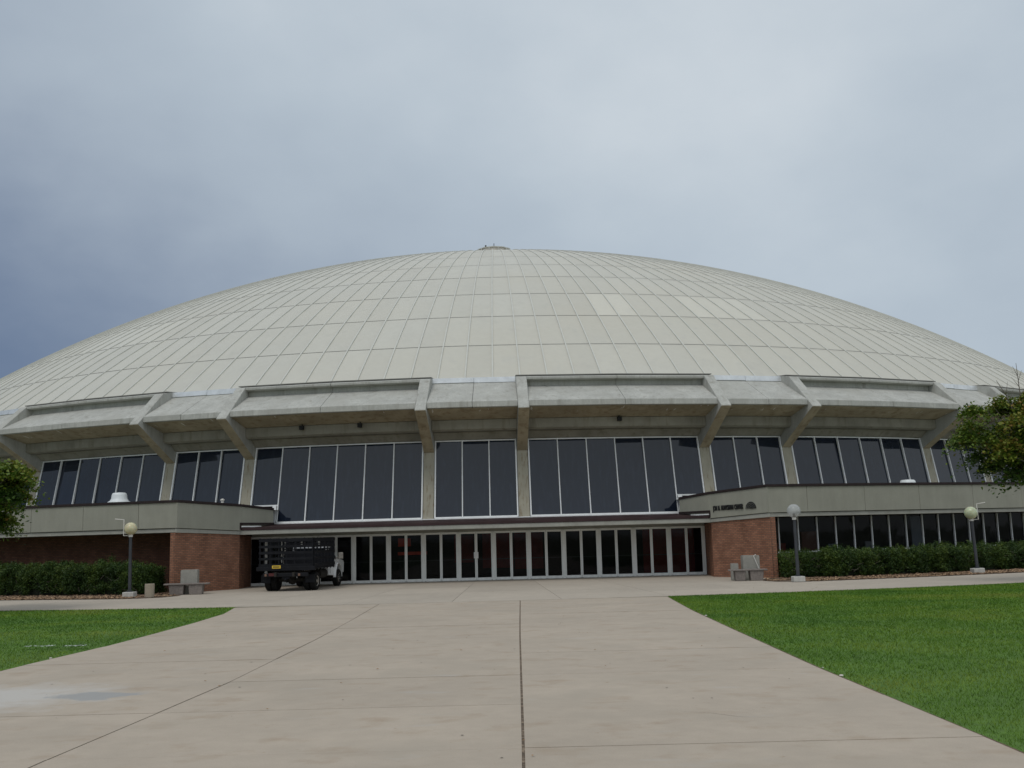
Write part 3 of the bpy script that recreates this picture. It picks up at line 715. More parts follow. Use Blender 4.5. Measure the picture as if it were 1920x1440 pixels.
        st = .952; a_m = [13.05 + (13.68 - 13.05)] + [13.68 + st * k for k in range(1, 32)]
        edges = [13.02] + [13.68] + [13.68 + st * k for k in range(1, 32)]
        for k in range(len(edges) - 1):
            a, b = R_(edges[k]), R_(edges[k + 1])
            l = RW * (b - a); u0 = RW * a
            ring_piece(lw, [(RW - .3, -.05), (RW + .03, -.05), (RW + .03, 1.02), (RW - .3, 1.02)], a, b)
            j = rng.normal(0, .003)
            gl.poly([pol(RW - .03, a, 1.08), pol(RW - .03 + j, b, 1.08), pol(RW - .03, b, 2.60), pol(RW - .03, a, 2.60)])
            fr.beam(pol(RW, a, 1.05), pol(RW, b, 1.05), .12, .06); fr.beam(pol(RW - .02, a, 2.625), pol(RW - .02, b, 2.625), .06, .05, mi=1)
            if k: fr.beam(pol(RW, a, 1.05), pol(RW, a, 2.62), .05, .09, upv=(math.sin(a), -math.cos(a), 0))
        lw.build('brick_wall', M['brick'], arena)
        go = gl.build('window', M['glass_door'], arena, fix=False); fr.build('window_frame', [M['alu'], M['coping']], go)
        ro = MB()
        for k in range(0, len(edges) - 1, 2):
            a, b = R_(edges[k]), R_(edges[min(k + 2, len(edges) - 1)])
            ro.poly([pol(54.2, a, .3), pol(54.2, b, .3), pol(54.2, b, 2.66), pol(54.2, a, 2.66)])
            ro.poly([pol(54.2, a, .3), pol(RW - .3, a, .3), pol(RW - .3, b, .3), pol(54.2, b, .3)])
            ro.poly([pol(54.2, a, 2.65), pol(57.6, a, 2.65), pol(57.6, b, 2.65), pol(54.2, b, 2.65)])
        for a in (R_(13.05), R_(edges[-1])):
            ro.poly([pol(54.2, a, 0), pol(RW - .3, a, 0), pol(RW - .3, a, 2.66), pol(54.2, a, 2.66)])
        ro.build('office_interior', mat('office_dark', (.05, .045, .042), .8), arena, fix=False)
        pn = MB(); a = R_(22.0); pn.box(pol(57.0, a, 1.6), (.62, .05, 1.9), a); pn.build('door_leaf', mat('office_door', (.30, .33, .38), .6), arena)
        for nm, ang, zz, sz, colr in (('chair_back', 19.0, 1.22, (.42, .07, .4), (.33, .33, .34)), ('monitor', 17.0, 1.2, (.45, .06, .33), (.25, .28, .33)), ('filing_cabinet', 13.25, .95, (.5, .4, 1.2), (.28, .29, .31)), ('shelf_unit', 15.7, 1.2, (.8, .3, 1.5), (.18, .07, .04)), ('wall_board', 14.2, 1.0, (.7, .06, .9), (.25, .05, .03))):
            it = MB(); a = R_(ang); it.box(pol(57.15, a, zz), sz, a); it.build(nm, mat(nm + '_paint', colr, .6), arena, bevel=.02)
        # lettering and emblem on the side parapet
        d = (Vector((*C0, 0)) - Vector((*C1, 0))).normalized(); nrm = Vector((d.y, -d.x, 0))
        base = Vector((*C1, 0)) + nrm * .104
        cu_ = bpy.data.curves.new('lettering', 'FONT'); cu_.body = 'JON M. HUNTSMAN CENTER'; cu_.size = .36; cu_.extrude = .02; cu_.offset = .004; cu_.space_character = 1.12
        tmp = bpy.data.objects.new('tmp', cu_); COL.objects.link(tmp); bpy.context.view_layer.update()
        dg = bpy.context.evaluated_depsgraph_get(); me = bpy.data.meshes.new_from_object(tmp.evaluated_get(dg)); bpy.data.objects.remove(tmp)
        xs = [v.co.x for v in me.vertices]; ys = [v.co.y for v in me.vertices]; sx = 1.86 / (max(xs) - min(xs)); sy = .30 / (max(ys) - min(ys))
        for v in me.vertices: v.co = ((v.co.x - min(xs)) * sx, (v.co.y - min(ys)) * sy, v.co.z)
        me.name = 'lettering'; me.materials.clear(); me.materials.append(M['black'])
        lt = bpy.data.objects.new('lettering', me); COL.objects.link(lt); lt.parent = fo
        s0 = base + d * .27; slope = .012
        upv = Vector((0, 0, 1)); xv = (d + upv * .028).normalized()
        mm_ = Matrix((xv, upv, nrm)).transposed().to_4x4(); mm_.translation = s0 + Vector((0, 0, 2.935)) + nrm * .01
        lt.matrix_local = mm_
        em = MB(); o0 = base + d * 2.58 + Vector((0, 0, 3.02)) + nrm * .012
        for q in range(4):
            r0 = .29 - q * .07; r1 = r0 - .04
            for k in range(14):
                t0, t1 = PI * k / 14, PI * (k + 1) / 14
                def pp(r, t, o=0): return tuple(o0 + d * (r * 1.05 * math.cos(t) + (.0 if math.cos(t) > 0 else q * .012)) + upv * (r * 1.08 * math.sin(t)) + nrm * o)
                em.poly([pp(r0, t0, .02), pp(r0, t1, .02), pp(r1, t1, .02), pp(r1, t0, .02)])
                em.poly([pp(r0, t0), pp(r0, t1), pp(r0, t1, .02), pp(r0, t0, .02)])
        em.build('emblem', M['black'], fo, fix=False)
    return fo
wing(1); wing(-1)
# roof ventilators on the wings
vent_m = mat('white_spun_metal', (.66, .69, .70), .4, noise=[(4, .05, (1, 1, 1), .3, .7)])
def vent(x, y, z, r, h):
    v = MB(); v.lathe((x, y, 0), [(r * .45, 3.6), (r * .45, z + .02), (r, z), (r, z + .03), (r * .80, z + h * .2), (r * .70, z + h * .4), (r * .66, z + h * .75), (r * .60, z + h * .93), (r * .5, z + h), (.02, z + h + .02)], 28)
    return v.build('roof_ventilator', vent_m, arena, smooth=True)
vent(-17.02, -54.38, 4.16, .53, .47)
vent(21.1, -52.95, 3.86, .56, .46)
sv_ = MB(); sv_.lathe((-11.66, -55.8, 0), [(.07, 3.6), (.07, 4.05), (.10, 4.07), (.10, 4.12), (.02, 4.16)], 10); sv_.build('vent_pipe', M['pipe'], arena)

# ---------------------------------------------------------------- street lamps
def globe_mat(col):
    m = bpy.data.materials.new('lamp_globe'); m.use_nodes = True; b = m.node_tree.nodes['Principled BSDF']; t = m.node_tree
    b.inputs['Base Color'].default_value = (*col, 1); b.inputs['Roughness'].default_value = .25
    n = N(t, 'ShaderNodeTexNoise'); n.inputs['Scale'].default_value = 5; tcn = N(t, 'ShaderNodeTexCoord'); L(t, tcn.outputs['Object'], n.inputs[0])
    r = ramp(t, n.outputs[0], [(.35, tuple(q * .8 for q in col)), (.65, col)]); L(t, r.outputs[0], b.inputs['Base Color'])
    b.inputs['Subsurface Weight'].default_value = .2
    return m
def clear_globe():
    m = globe_mat((.55, .57, .57)); t = m.node_tree; b = t.nodes['Principled BSDF']; out = [n for n in t.nodes if n.type == 'OUTPUT_MATERIAL'][0]
    b.inputs['Subsurface Weight'].default_value = 0; g = N(t, 'ShaderNodeBsdfTransparent'); mx = N(t, 'ShaderNodeMixShader'); mx.inputs[0].default_value = .45
    L(t, b.outputs[0], mx.inputs[1]); L(t, g.outputs[0], mx.inputs[2]); L(t, mx.outputs[0], out.inputs[0]); return m
def lamp(x, y, zg, rad, col, label, bracket, lean=0.0, clear=False):
    o = empty('street_lamp', (x, y, 0)); tag(o, label, 'street lamp', 'globe street lamps along the mulch beds')
    b = MB(); b.box((0, 0, .11), (.46, .46, .22)); b.build('base', M['lamp_base'], o, bevel=.03, seg=2)
    zt = zg - rad - .02
    p = MB(); p.tube([(0, 0, .2), (0, 0, zt - .05)], [.068, .060], 16); p.tube([(0, 0, .2), (0, 0, .26)], .12, 16)
    po_ = p.build('pole', M['pole'], o)
    k = MB(); k.tube([(0, 0, zt - .06), (0, 0, zt + .03)], .085, 16); k.build('collar', M['pipe'], o)
    s = MB(); s.lathe((0, 0, zg), [(rad * math.sin(PI * q / 16) + .001, -rad * math.cos(PI * q / 16)) for q in range(17)], 28)
    gl = s.build('globe', clear_globe() if clear else globe_mat(col), o, smooth=True)
    if clear:
        c = MB(); c.tube([(0, 0, zg - rad), (0, 0, zg - rad * .45), (0, 0, zg - rad * .3)], [.06, .05, .03], 8); c.build('lamp_socket', M['dark'], gl)
    if bracket:
        s_ = bracket; q = MB()
        q.tube([(0, 0, zt), (s_ * .29, 0, zt + .0), (s_ * .29, 0, zt + .66), (s_ * .66, 0, zt + .70)], .022, 8); q.build('bracket', M['pipe'], o)
    o.rotation_euler = (0, lean, 0)
    return o
lamp(-14.03, -60.59, 2.80, .26, (.60, .56, .36), 'lamp with a yellowed globe and pale bracket left of the brick wall', -1, -.012)
lamp(13.07, -62.05, 2.79, .27, (.56, .58, .58), 'lamp with a clear grey globe and no bracket beside the brick pier', 0, clear=True)
lamp(21.64, -58.64, 2.57, .27, (.52, .57, .38), 'lamp with a greenish globe and bracket under the right tree', 1, -.026)

# ---------------------------------------------------------------- benches, blocks, bin
def bench(x, y, rz, label, legs, bw_=1.6):
    o = empty('bench', (x, y, 0), rz); tag(o, label, 'bench', 'concrete benches by the brick walls')
    s = MB(); n_ = 5
    for k in range(n_):
        yy = -.2 + k * .1; s.box((0, yy, .445), (bw_ - abs(k - 2) * .04, .094, .055))
    s.build('seat', M['benchtop'], o, bevel=.008)
    for (lx, lw) in legs:
        l = MB(); l.hexa([(lx - lw / 2 + .04, -.17, 0), (lx + lw / 2 - .04, -.17, 0), (lx + lw / 2 - .04, .17, 0), (lx - lw / 2 + .04, .17, 0), (lx - lw / 2, -.2, .417), (lx + lw / 2, -.2, .417), (lx + lw / 2, .2, .417), (lx - lw / 2, .2, .417)])
        l.build('leg', M['benchtop'], o, bevel=.02)
    return o
bench(-12.03, -59.5, R_(5), 'weathered slatted concrete bench beside the round bin and left brick wall', [(-.40, .62), (.40, .60)], 1.90)
bench(11.53, -60.0, R_(0), 'weathered slatted concrete bench below the lettered parapet', [(-.34, .46), (.34, .58)], 1.62)
def block(x, y, wx, wy, h, label, rz=0):
    o = empty('concrete_block', (x, y, 0), rz); tag(o, label, 'concrete block')
    b = MB(); b.box((0, 0, h / 2), (wx, wy, h)); b.build('body', M['block'], o, bevel=.025, seg=2)
    c = MB(); c.box((0, 0, h + .012), (wx * .96, wy * .96, .02)); c.build('lid', M['block'], o, bevel=.008)
block(-12.08, -58.95, .70, .5, 1.0, 'tall pale concrete block behind the left bench', R_(8))
block(11.82, -59.25, .70, .5, 1.0, 'tall pale concrete block behind the right bench')
block(11.15, -59.2, .30, .3, .68, 'small low concrete block left of the tall one behind the right bench')
pp_ = MB(); pp_.tube([(12.09, -59.62, .475), (11.9, -59.58, 1.0), (12.0, -59.56, 1.06)], .016, 8)
tag(pp_.build('bent_pipe', M['pipe']), 'thin white bent pipe leaning on the block behind the right bench', 'pipe')
bi = empty('litter_bin', (-12.9, -61.45, 0)); tag(bi, 'round tan aggregate litter bin between the left lamp and bench', 'litter bin')
b = MB(); b.lathe((0, 0, 0), [(.17, 0), (.185, .03), (.19, .53), (.18, .56), (.14, .56), (.13, .50), (.02, .50)], 28); b.build('body', M['aggregate'], bi, smooth=False)
b = MB(); b.lathe((0, 0, 0), [(.12, .505), (.12, .515), (.02, .515)], 20); b.build('liner', M['dark'], bi)

# ---------------------------------------------------------------- stake bed truck
truck = empty('stake_truck', (-7.87, -58.1, 0), R_(-6.2)); tag(truck, 'white cab truck with black stake bed parked at the glass doors', 'truck')
tb = mat('black_truck_paint', (.006, .0065, .009), .6, spec=.2, noise=[(3, .3, (1, 1, 1), .3, .7), (9, (.05, .05, .05), (1, 1, 1), .62, .8)])
tw_ = mat('white_truck_paint', (.70, .71, .72), .25, noise=[(2, .03, (1, 1, 1), .3, .7)])
tr_ = mat('tyre_rubber', (.010, .010, .010), .85, spec=.2, noise=[(20, .3, (1, 1, 1), .3, .7)]); tm_ = mat('wheel_metal', (.30, .28, .25), .45, metal=.4, noise=[(8, .3, (1, 1, 1), .3, .7)])
tg_ = M['glass']; rl = mat('red_lens', (.07, .008, .007), .4); yel = mat('yellow_plate', (.62, .42, .04), .5); chrome = mat('worn_chrome', (.5, .5, .5), .2, metal=.9)
wood = mat('dark_deck', (.02, .017, .014), .9)
W = 1.22; Y0, Y1 = -.85, 2.25; ZP = 1.02
b = MB(); b.box((0, (Y0 + Y1) / 2, ZP - .04), (2 * W, Y1 - Y0, .10)); b.box((0, Y0 - .03, ZP - .06), (2 * W + .16, .09, .17)); b.box((0, (Y0 + Y1) / 2, ZP - .13), (.9, Y1 - Y0 - .2, .1)); b.build('bed_platform', tb, truck, bevel=.01)
def rack(name, A, B, posts, slats, mid=True):
    r = MB(); A, B = Vector(A), Vector(B); d = B - A; nn_ = Vector((d.y, -d.x, 0)).normalized() * .03
    for p in posts:
        q = A + d * p; r.beam(q + Vector((0, 0, -.12)), q + Vector((0, 0, 1.24)), .055, .045, upv=tuple(nn_ / .03))
    for z, h in slats: r.beam(A + nn_ + Vector((0, 0, z)), B + nn_ + Vector((0, 0, z)), .022, h)
    return r.build(name, tb, truck)
SL = [(.08, .13), (.36, .10), (.62, .12), (.88, .11), (1.16, .14)]
rack('rear_rack', (-W + .03, Y0 + .02, ZP), (W - .03, Y0 + .02, ZP), [.01, .2, .36, .5, .66, .84, .99], SL)
rack('side_rack', (W - .02, Y0 + .05, ZP), (W - .02, Y1 - .02, ZP), [.02, .17, .33, .5, .66, .82, .98], SL)
rack('side_rack', (-W + .02, Y1 - .02, ZP), (-W + .02, Y0 + .05, ZP), [.02, .17, .33, .5, .66, .82, .98], SL)
hb = MB(); hb.box((0, Y1 - .02, ZP + .28), (2 * W - .1, .04, .56)); 
for z in (.62, .74, .86, .98, 1.1, 1.22): hb.box((0, Y1 - .02, ZP + z), (2 * W - .1, .035, .05))
for x in np.linspace(-W + .06, W - .06, 13): hb.box((x, Y1 - .04, ZP + .9), (.035, .03, .68))
hb.build('headboard', tb, truck)
b = MB(); b.box((-.40, 1.9 - .2, .72), (.09, 5.6, .18)); b.box((.40, 1.9 - .2, .72), (.09, 5.6, .18)); b.box((0, .0, .45), (1.5, .14, .14)); b.lathe((0, 0, .45), [(.02, -.2), (.16, -.14), (.2, 0), (.16, .14), (.02, .2)], 12)
b.box((0, -.55, .74), (.9, .08, .12)); b.box((0, 3.75, .42), (1.5, .12, .12)); b.build('chassis', wood, truck)
b = MB(); b.box((0, Y0 - .06, .70), (2.0, .10, .16)); b.box((0, Y0 - .02, .60), (.35, .08, .16)); b.box((0, Y0 - .0, .50), (.1, .2, .06)); b.build('rear_bumper', tb, truck, bevel=.015)
b = MB(); b.box((-.55, Y0 - .125, .72), (.34, .02, .12)); b.build('tail_light_panel', rl, truck)
for x in (-.86, .62):
    b = MB(); b.box((x, Y0 - .125, .70), (.10, .02, .10)); b.build('tail_light', mat('amber_lens', (.16, .09, .06), .4), truck, bevel=.01)
b = MB(); b.box((-.40, Y0 - .085, ZP + .02), (.38, .012, .13)); pl = b.build('sign_plate', yel, truck)
b = MB()
for k in range(6): b.box((-.52 + k * .048, Y0 - .094, ZP + .02), (.030, .004, .06))
b.build('plate_marks', M['black'], pl)
b = MB(); b.box((.98, -.60, .52), (.42, .015, .34)); b.build('mudflap', tb, truck); b = MB(); b.box((-.98, -.60, .52), (.42, .015, .34)); b.build('mudflap', tb, truck)
def wheel(x, y, r, wd, front=False, out=1):
    e = MB(); Mx = Matrix.Rotation(R_(90) * out, 3, 'Y')
    e.lathe((x, y, r), [(r * .55, -wd / 2), (r * .93, -wd / 2), (r, -wd / 2 + .03), (r, wd / 2 - .03), (r * .93, wd / 2), (r * .58, wd / 2), (r * .55, wd / 2 - .03)], 32, M=Mx)
    wh = e.build('wheel', tr_, truck)
    q = MB(); ds = .02 if front else -.07
    q.lathe((x, y, r), [(r * .56, -wd / 2 + .02), (r * .57, wd / 2 - .005), (r * .5, wd / 2 - .02), (r * .42, wd / 2 + ds - .02), (r * .2, wd / 2 + ds), (r * .17, wd / 2 + .02), (.02, wd / 2 + .025)], 24, M=Mx)
    q.build('rim', chrome if front else tm_, wh)
    if True:
        h = MB()
        for k in range(8):
            a = k * PI / 4; off = Vector((math.cos(a) * r * .33, math.sin(a) * r * .33, wd / 2 + ds)); 
            h.lathe(Vector((x, y, r)) + Mx @ off, [(.035 if front else .028, -.03), (.035 if front else .028, .015), (.01, .015)], 8, M=Mx)
        h.build('hub_holes', M['dark'] if front else tm_, wh)
for s in (1, -1):
    wheel(s * 1.00, 0, .39, .24, out=s); wheel(s * .72, 0, .39, .24, out=s); wheel(s * .88, 3.75, .39, .24, True, s)
# cab
cb = MB()
def cabfn(p, s): return (s * (.93 if p[1] < 1.25 else .93 - (p[1] - 1.25) * .22), p[0], p[1])
prof = [(2.38, .55), (3.25, .50), (3.27, .78), (3.36, .93), (3.55, 1.03), (3.75, 1.06), (3.95, 1.03), (4.14, .93), (4.22, .70), (4.75, .60), (4.80, 1.05), (4.66, 1.18), (3.62, 1.30), (3.02, 1.86), (2.75, 1.92), (2.48, 1.90), (2.38, 1.78)]
cb.prism(prof, cabfn); cab = cb.build('cab', tw_, truck, bevel=.03, seg=2)
for s in (1, -1):
    b = MB(); b.poly([(s * (.936 - 0.0), 2.52, 1.27), (s * .936, 3.52, 1.27), (s * .83, 3.05, 1.76), (s * .83, 2.58, 1.78)]); b.build('side_window', tg_, cab, fix=False)
    b = MB(); b.beam((s * .94, 2.50, .62), (s * .94, 2.50, 1.25), .008, .012); b.beam((s * .94, 3.28, .9), (s * .94, 3.28, 1.25), .008, .012); b.build('door_gap', M['dark'], cab)
    b = MB(); b.box((s * .95, 2.62, 1.14), (.03, .14, .035)); b.build('door_handle', M['dark'], cab)
    b = MB(); b.beam((s * .9, 3.42, 1.32), (s * 1.13, 3.42, 1.34), .04, .04); b.box((s * 1.17, 3.42, 1.40), (.22, .09, .30)); b.build('mirror', tm_ if s > 0 else tb, cab, bevel=.03, seg=2)
    b = MB()
    for k in range(12):
        t0, t1 = PI * k / 12, PI * (k + 1) / 12
        b.hexa([(s * .86, 3.75 - .50 * math.cos(t0), .42 + .62 * math.sin(t0)), (s * .99, 3.75 - .50 * math.cos(t0), .42 + .62 * math.sin(t0)), (s * .99, 3.75 - .50 * math.cos(t1), .42 + .62 * math.sin(t1)), (s * .86, 3.75 - .50 * math.cos(t1), .42 + .62 * math.sin(t1)),
                (s * .86, 3.75 - .54 * math.cos(t0), .42 + .67 * math.sin(t0)), (s * .99, 3.75 - .54 * math.cos(t0), .42 + .67 * math.sin(t0)), (s * .99, 3.75 - .54 * math.cos(t1), .42 + .67 * math.sin(t1)), (s * .86, 3.75 - .54 * math.cos(t1), .42 + .67 * math.sin(t1))])
    b.build('fender_flare', tw_, cab)
b = MB(); b.poly([(-.75, 2.375, 1.30), (.75, 2.375, 1.30), (.70, 2.375, 1.74), (-.70, 2.375, 1.74)]); b.build('rear_window', tg_, cab, fix=False)
b = MB(); b.tube([(.72, 2.2, .66), (.72, 1.2, .66)], .20, 14); b.build('fuel_tank', wood, truck)
b = MB(); b.box((-.98, .95, .66), (.3, .6, .35)); b.build('tool_box', wood, truck, bevel=.02)

# ---------------------------------------------------------------- foliage
def leaf_mat(name, cols, trans=.25):
    m = bpy.data.materials.new(name); m.use_nodes = True; t = m.node_tree; b = t.nodes['Principled BSDF']; out = [n for n in t.nodes if n.type == 'OUTPUT_MATERIAL'][0]
    at = N(t, 'ShaderNodeAttribute', attribute_name='tint')
    r = ramp(t, mth(t, 'MULTIPLY_ADD', at.outputs['Fac'], .5, .5), [(k / (len(cols) - 1), c) for k, c in enumerate(cols)])
    L(t, r.outputs[0], b.inputs['Base Color']); b.inputs['Roughness'].default_value = .55; b.inputs['Specular IOR Level'].default_value = .3
    tl = N(t, 'ShaderNodeBsdfTranslucent'); L(t, r.outputs[0], tl.inputs[0]); mx = N(t, 'ShaderNodeMixShader'); mx.inputs[0].default_value = trans
    L(t, b.outputs[0], mx.inputs[1]); L(t, tl.outputs[0], mx.inputs[2]); L(t, mx.outputs[0], out.inputs[0]); return m
def leaves(name, C, size, tint, m, parent=None, flat=.5, star=True):
    """C (n,3) centres -> one mesh of small leaf faces"""
    n_ = len(C); nrm = rng.normal(size=(n_, 3)); nrm[:, 2] = np.abs(nrm[:, 2]) + flat; nrm /= np.linalg.norm(nrm, axis=1)[:, None]
    a = np.cross(nrm, rng.normal(size=(n_, 3))); a /= np.linalg.norm(a, axis=1)[:, None]; b = np.cross(nrm, a)
    s = (size * rng.uniform(.65, 1.25, n_))[:, None]
    if star: sh = [(-1, 0), (-.45, -.75), (.15, -.45), (1.1, 0), (.15, .45), (-.45, .75)]
    else: sh = [(-1, 0), (0, -.32), (1, 0), (0, .32)]
    k = len(sh); V = np.zeros((n_, k, 3))
    for i, (u, v) in enumerate(sh): V[:, i] = C + a * u * s + b * v * s + nrm * (-.25 * abs(v)) * s
    me = bpy.data.meshes.new(name); me.vertices.add(n_ * k); me.loops.add(n_ * k); me.polygons.add(n_)
    me.vertices.foreach_set('co', V.ravel()); me.loops.foreach_set('vertex_index', np.arange(n_ * k, dtype=np.int32))
    me.polygons.foreach_set('loop_start', np.arange(0, n_ * k, k, dtype=np.int32)); me.materials.append(m)
    at = me.attributes.new('tint', 'FLOAT', 'FACE'); at.data.foreach_set('value', np.clip(tint, -1, 1).astype(np.float32)); me.update(); me.validate()
    o = bpy.data.objects.new(name, me); COL.objects.link(o)
    if parent: o.parent = parent
    return o
barkm = mat('maple_bark', (.14, .12, .10), .9, noise=[(6, .3, (1, 1, .2), .3, .7)], bump=(20, .6, .02))
maple = leaf_mat('maple_leaf', [(.025, .058, .010), (.058, .110, .014), (.110, .170, .018), (.19, .205, .028), (.24, .15, .035)])
def tree(x, y, h0, centre, rad, label, nl, seed, twigs=(), nc=78, bias=0.0):
    r_ = random.Random(seed); o = empty('maple_tree', (x, y, 0)); tag(o, label, 'tree', 'maples in the lawns')
    tk = MB(); cx, cy, cz = centre[0] - x, centre[1] - y, centre[2]
    tk.tube([(0, 0, -.1), (.02, 0, .4), (.03, .02, h0), (.05, 0, h0 + 1.0), (.02, .05, cz + rad[2] * .5)], [.19, .15, .13, .10, .03], 10)
    ends = []
    C, T = [], []
    rgx = np.random.default_rng(seed)
    k = 0
    while k < nc:
        v = rgx.normal(size=3); v /= np.linalg.norm(v); f = rgx.uniform(.2, 1.0) ** .45
        ang = math.atan2(v[1], v[0]); f *= 1 + .22 * math.sin(3 * ang + seed) + .16 * math.sin(9 * v[2] + seed * 2 + 2 * ang)
        c = np.array([cx, cy, cz]) + v * f * np.array(rad) * .86
        k += 1
        tr_z = h0 + max(0, (c[2] - h0)) * .55
        a0_ = Vector((.03, 0, tr_z)); b0_ = Vector(c); m0 = a0_.lerp(b0_, .5) + Vector((r_.gauss(0, .12), r_.gauss(0, .12), r_.gauss(-.05, .1)))
        tk.tube([a0_, m0, b0_], [.045, .028, .008], 5, cap=False)
        for _ in range(3): tk.tube([m0.lerp(b0_, r_.uniform(.2, .8)), b0_ + Vector((r_.gauss(0, .3), r_.gauss(0, .3), r_.gauss(.05, .2)))], [.012, .004], 4, cap=False)
        m_ = int(nl / nc * rgx.uniform(.6, 1.4)); sz = rgx.uniform(.17, .33)
        P = rgx.normal(0, 1, (m_, 3)) * [sz, sz, sz * .36]; P[:, 2] -= .22 * (P[:, 0] ** 2 + P[:, 1] ** 2) / sz
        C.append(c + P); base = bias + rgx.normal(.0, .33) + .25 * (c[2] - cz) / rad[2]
        T.append(base + rgx.normal(0, .28, m_) + (rgx.uniform(0, 1, m_) < .03) * .9)
    tk.build('trunk', barkm, o, fix=False)
    leaves('crown', np.concatenate(C), .062, np.concatenate(T), maple, o)
    for (p0, pts) in twigs:
        tt = MB(); tt.tube([Vector(q) - Vector((x, y, 0)) for q in p0], [.03, .02, .008], 5)
        for pq in pts: tt.tube([Vector(v) - Vector((x, y, 0)) for v in pq], [.012, .004], 4)
        tt.build('bare_branch', barkm, o, fix=False)
    return o
tree(21.7, -67.1, 1.9, (20.5, -66.9, 5.25), (2.85, 2.5, 2.15), 'leafy maple with turning leaves and bare top twigs at the right edge', 42000, 5,
     [([(20.4, -66.9, 5.6), (20.15, -66.9, 6.7), (20.1, -66.93, 7.75)],
       [[(20.15, -66.9, 6.9), (19.9, -66.9, 7.25)], [(20.13, -66.9, 7.1), (20.3, -66.9, 7.5)], [(20.12, -66.9, 7.3), (19.98, -66.9, 7.65)], [(20.2, -66.9, 6.6), (20.45, -66.9, 7.1)]]),
      ([(20.0, -66.9, 5.6), (19.65, -66.9, 6.6), (19.35, -66.9, 7.15)], [[(19.65, -66.9, 6.6), (19.75, -66.9, 7.1)], [(19.5, -66.9, 6.8), (19.2, -66.9, 6.95)], [(19.75, -66.9, 6.4), (19.95, -66.9, 6.85)]])])
tree(-16.9, -69.4, 1.6, (-16.7, -68.8, 4.15), (2.4, 2.3, 1.5), 'leafy green maple at the left edge in front of the parapet', 76000, 9, nc=125, bias=-.3)

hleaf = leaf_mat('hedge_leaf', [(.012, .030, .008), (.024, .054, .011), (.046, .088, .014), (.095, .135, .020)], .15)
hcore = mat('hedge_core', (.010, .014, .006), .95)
def hedge(side, a0, a1, r0, r1, hfun, label, n_, seed):
    o = empty('hedge', pol((r0 + r1) / 2, side * R_((a0 + a1) / 2), 0)); tag(o, label, 'hedge', 'hedges in the mulch beds'); ox, oy, _ = o.location
    rg = np.random.default_rng(seed)
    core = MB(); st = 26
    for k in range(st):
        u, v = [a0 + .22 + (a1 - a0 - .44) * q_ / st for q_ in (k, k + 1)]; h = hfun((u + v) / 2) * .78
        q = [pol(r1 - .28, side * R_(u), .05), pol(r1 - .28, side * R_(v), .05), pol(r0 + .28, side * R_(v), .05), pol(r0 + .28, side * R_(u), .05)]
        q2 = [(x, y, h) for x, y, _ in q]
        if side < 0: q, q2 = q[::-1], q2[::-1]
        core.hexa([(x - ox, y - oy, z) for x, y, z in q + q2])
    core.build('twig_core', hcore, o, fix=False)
    # clumps of sprigs over the front, top and back
    nc = 2600
    ca = rg.uniform(a0, a1, nc); sfc = rg.uniform(0, 1, nc)
    hh = np.array([hfun(q) for q in ca]); wd = r1 - r0
    cr_ = np.where(sfc < .55, r1 - .16 + rg.normal(0, .07, nc), r0 + rg.uniform(.1, 1, nc) * wd - .05)
    cz = np.where(sfc < .55, rg.uniform(.12, 1, nc) ** .85 * hh * .95, hh * .95 + rg.normal(0, .11, nc))
    endm = rg.uniform(0, 1, nc) < 60 / nc * 1.5
    ca = np.where(endm, a0 + rg.uniform(-.05, .15, nc), ca); cr_ = np.where(endm, r0 + rg.uniform(.05, .95, nc) * wd, cr_); cz = np.where(endm, rg.uniform(.12, .95, nc) * hh, cz)
    bulge = .10 * np.sin(ca * 5.3 + seed) + .07 * np.sin(ca * 13.1 + cz * 4)
    cr_ = cr_ + np.where(sfc < .55, bulge - .22 * np.clip(.35 - cz, 0, 1), 0)
    ct = rg.normal(0, .4, nc)
    per = n_ // nc; idx = np.repeat(np.arange(nc), per); m_ = len(idx)
    off = rg.normal(0, .075, (m_, 3))
    ph = np.radians(ca[idx]) * side; rr2 = cr_[idx]
    C = np.stack([rr2 * np.sin(ph) - ox, -rr2 * np.cos(ph) - oy, cz[idx]], 1) + off; C[:, 2] = np.maximum(C[:, 2], .06)
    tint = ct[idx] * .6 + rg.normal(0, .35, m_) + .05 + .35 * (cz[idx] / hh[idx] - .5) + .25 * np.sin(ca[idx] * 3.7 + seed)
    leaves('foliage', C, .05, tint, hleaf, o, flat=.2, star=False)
    tw = MB(); rd = random.Random(seed)
    for _ in range(70):
        a = rd.uniform(a0, a1); r = r1 - .02 + rd.uniform(-.08, .05); z = rd.uniform(.15, .75); p = Vector(pol(r, side * R_(a), z)) - Vector((ox, oy, 0))
        tw.tube([p, p + Vector((rd.uniform(-.3, .3), -.03, rd.uniform(-.05, .3)))], [.008, .004], 4, cap=False)
    tw.build('bare_twigs', barkm, o, fix=False)
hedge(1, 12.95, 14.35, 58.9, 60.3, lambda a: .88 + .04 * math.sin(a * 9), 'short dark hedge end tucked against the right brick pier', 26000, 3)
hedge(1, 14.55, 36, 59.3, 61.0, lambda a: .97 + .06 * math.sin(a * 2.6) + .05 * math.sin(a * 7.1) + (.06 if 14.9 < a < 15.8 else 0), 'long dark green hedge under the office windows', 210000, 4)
hedge(-1, 13.6, 36, 58.7, 60.6, lambda a: 1.22 + .05 * math.sin(a * 2.1) + .04 * math.sin(a * 6.3) - (.12 if a < 14.4 else 0), 'long dark green hedge against the shaded left brick wall', 210000, 6)

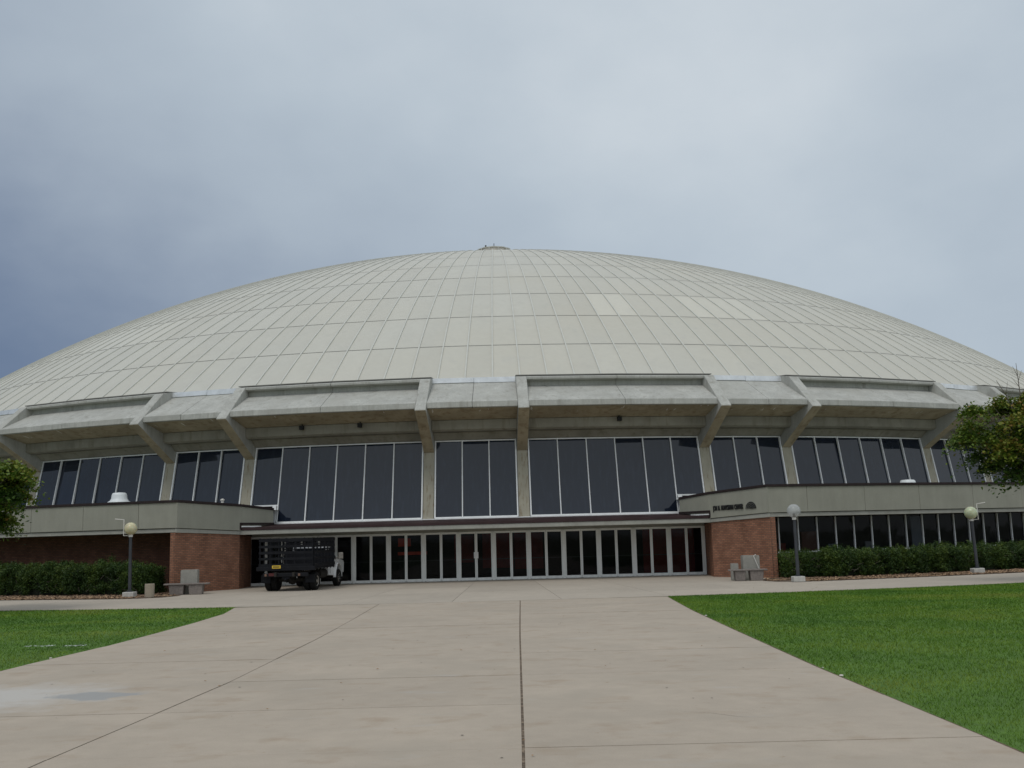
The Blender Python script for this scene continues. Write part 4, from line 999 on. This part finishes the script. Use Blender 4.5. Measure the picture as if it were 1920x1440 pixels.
# ---------------------------------------------------------------- small things
st_ = mat('pale_stone', (.5, .48, .42), .85, noise=[(8, .2, (1, 1, 1), .3, .7)])
def pebble(x, y, s, label):
    b = MB(); rd = random.Random(int(x * 100)); b.lathe((x, y, 0), [(s * .5, 0), (s * .95, s * .25), (s * .7, s * .65), (s * .2, s * .8)], 7)
    for i, v in enumerate(b.v): b.v[i] = (v[0] + rd.uniform(-.2, .2) * s, v[1] + rd.uniform(-.2, .2) * s, v[2])
    tag(b.build('stone', st_), label, 'stone', 'pale stones at the lawn edge')
pebble(6.575, -88.8, .032, 'largest pale stone on the right lawn edge'); pebble(6.64, -77.8, .035, 'pale stone on the right lawn edge near the far end'); pebble(6.58, -87.9, .018, 'tiny pale stone just beyond the largest one')
pebble(-6.62, -83.9, .035, 'pale stone on the left lawn edge')
wm = mat('white_field_paint', (.50, .55, .50), .9, noise=[(30, .5, (1, 1, 1), .3, .7)])
for i, (x0, x1, y) in enumerate([(-8.15, -7.55, -81.7), (-7.3, -6.85, -81.85)]):
    b = MB(); rd = random.Random(i)
    for _ in range(150):
        x = rd.uniform(x0, x1); yy = y + rd.gauss(0, .05); s = rd.uniform(.015, .04); th = rd.uniform(0, PI); co, sn = math.cos(th) * s, math.sin(th) * s
        z = rd.uniform(.035, .05); b.poly([(x - co, yy - sn, z), (x + sn * .4, yy - co * .4, z + .004), (x + co, yy + sn, z), (x - sn * .4, yy + co * .4, z)])
    tag(b.build('paint_mark', wm, fix=False), ['longer white mark on the left lawn', 'shorter white mark nearest the walkway on the left lawn'][i], 'paint mark')
gum = mat('gum_spot', (.13, .11, .09), .9); b = MB(); rd = random.Random(21)
for _ in range(70):
    x, y = rd.uniform(-6.4, 6.4), rd.uniform(-97, -70); s = rd.uniform(.008, .022)
    b.poly([(x + s * math.cos(k * 1.05) * rd.uniform(.7, 1.2), y + s * math.sin(k * 1.05) * rd.uniform(.7, 1.2), .006) for k in range(6)])
tag(b.build('gum_spots', gum, fix=False), 'tiny dark flattened spots on the walkway slabs', 'stains', kind='stuff')
ck = mat('crack_dark', (.16, .125, .095), .95)  # dark brown tone of the crack lines themselves
for i, (x, y, a, l, lb_) in enumerate([(3.1, -79.6, 1.35, 1.6, 'thin wavering crack in the right walkway slabs, far half'), (-4.9, -84.3, .35, 1.9, 'thin crack across the left walkway slabs near the lawn'), (4.9, -91.9, 2.7, 1.1, 'short crack close to the right lawn edge in the near slab')]):
    b = MB(); rd = random.Random(40 + i); px, py = x, y
    for k in range(16):
        a += rd.gauss(0, .35) * (1 if k % 2 else -.6); nx_, ny_ = px + math.cos(a) * l / 16, py + math.sin(a) * l / 16; w_ = .0035 * (1 - abs(k - 8) / 11)
        b.poly([(px - math.sin(a) * w_, py + math.cos(a) * w_, .0065), (px + math.sin(a) * w_, py - math.cos(a) * w_, .0065), (nx_ + math.sin(a) * w_, ny_ - math.cos(a) * w_, .0065), (nx_ - math.sin(a) * w_, ny_ + math.cos(a) * w_, .0065)]); px, py = nx_, ny_
    o = b.build('pavement_crack', ck, fix=False); tag(o, None, None, None, 'structure')
lv_ = mat('fallen_leaf', (.30, .17, .07), .8)
b = MB(); rd = random.Random(3)
for _ in range(60):
    x, y = rd.uniform(-6, 14), -rd.uniform(56, 96)
    if x > 6.4: y = -rd.uniform(62, 68)
    s = rd.uniform(.012, .03); th = rd.uniform(0, PI); co, sn = math.cos(th) * s, math.sin(th) * s
    b.poly([(x - co, y - sn, .012), (x + sn * .6, y - co * .6, .018), (x + co, y + sn, .012), (x - sn * .6, y + co * .6, .02)])
tag(b.build('leaf_litter', lv_, fix=False), 'tiny scattered brown leaf crumbs on the concrete', 'leaves', kind='stuff')
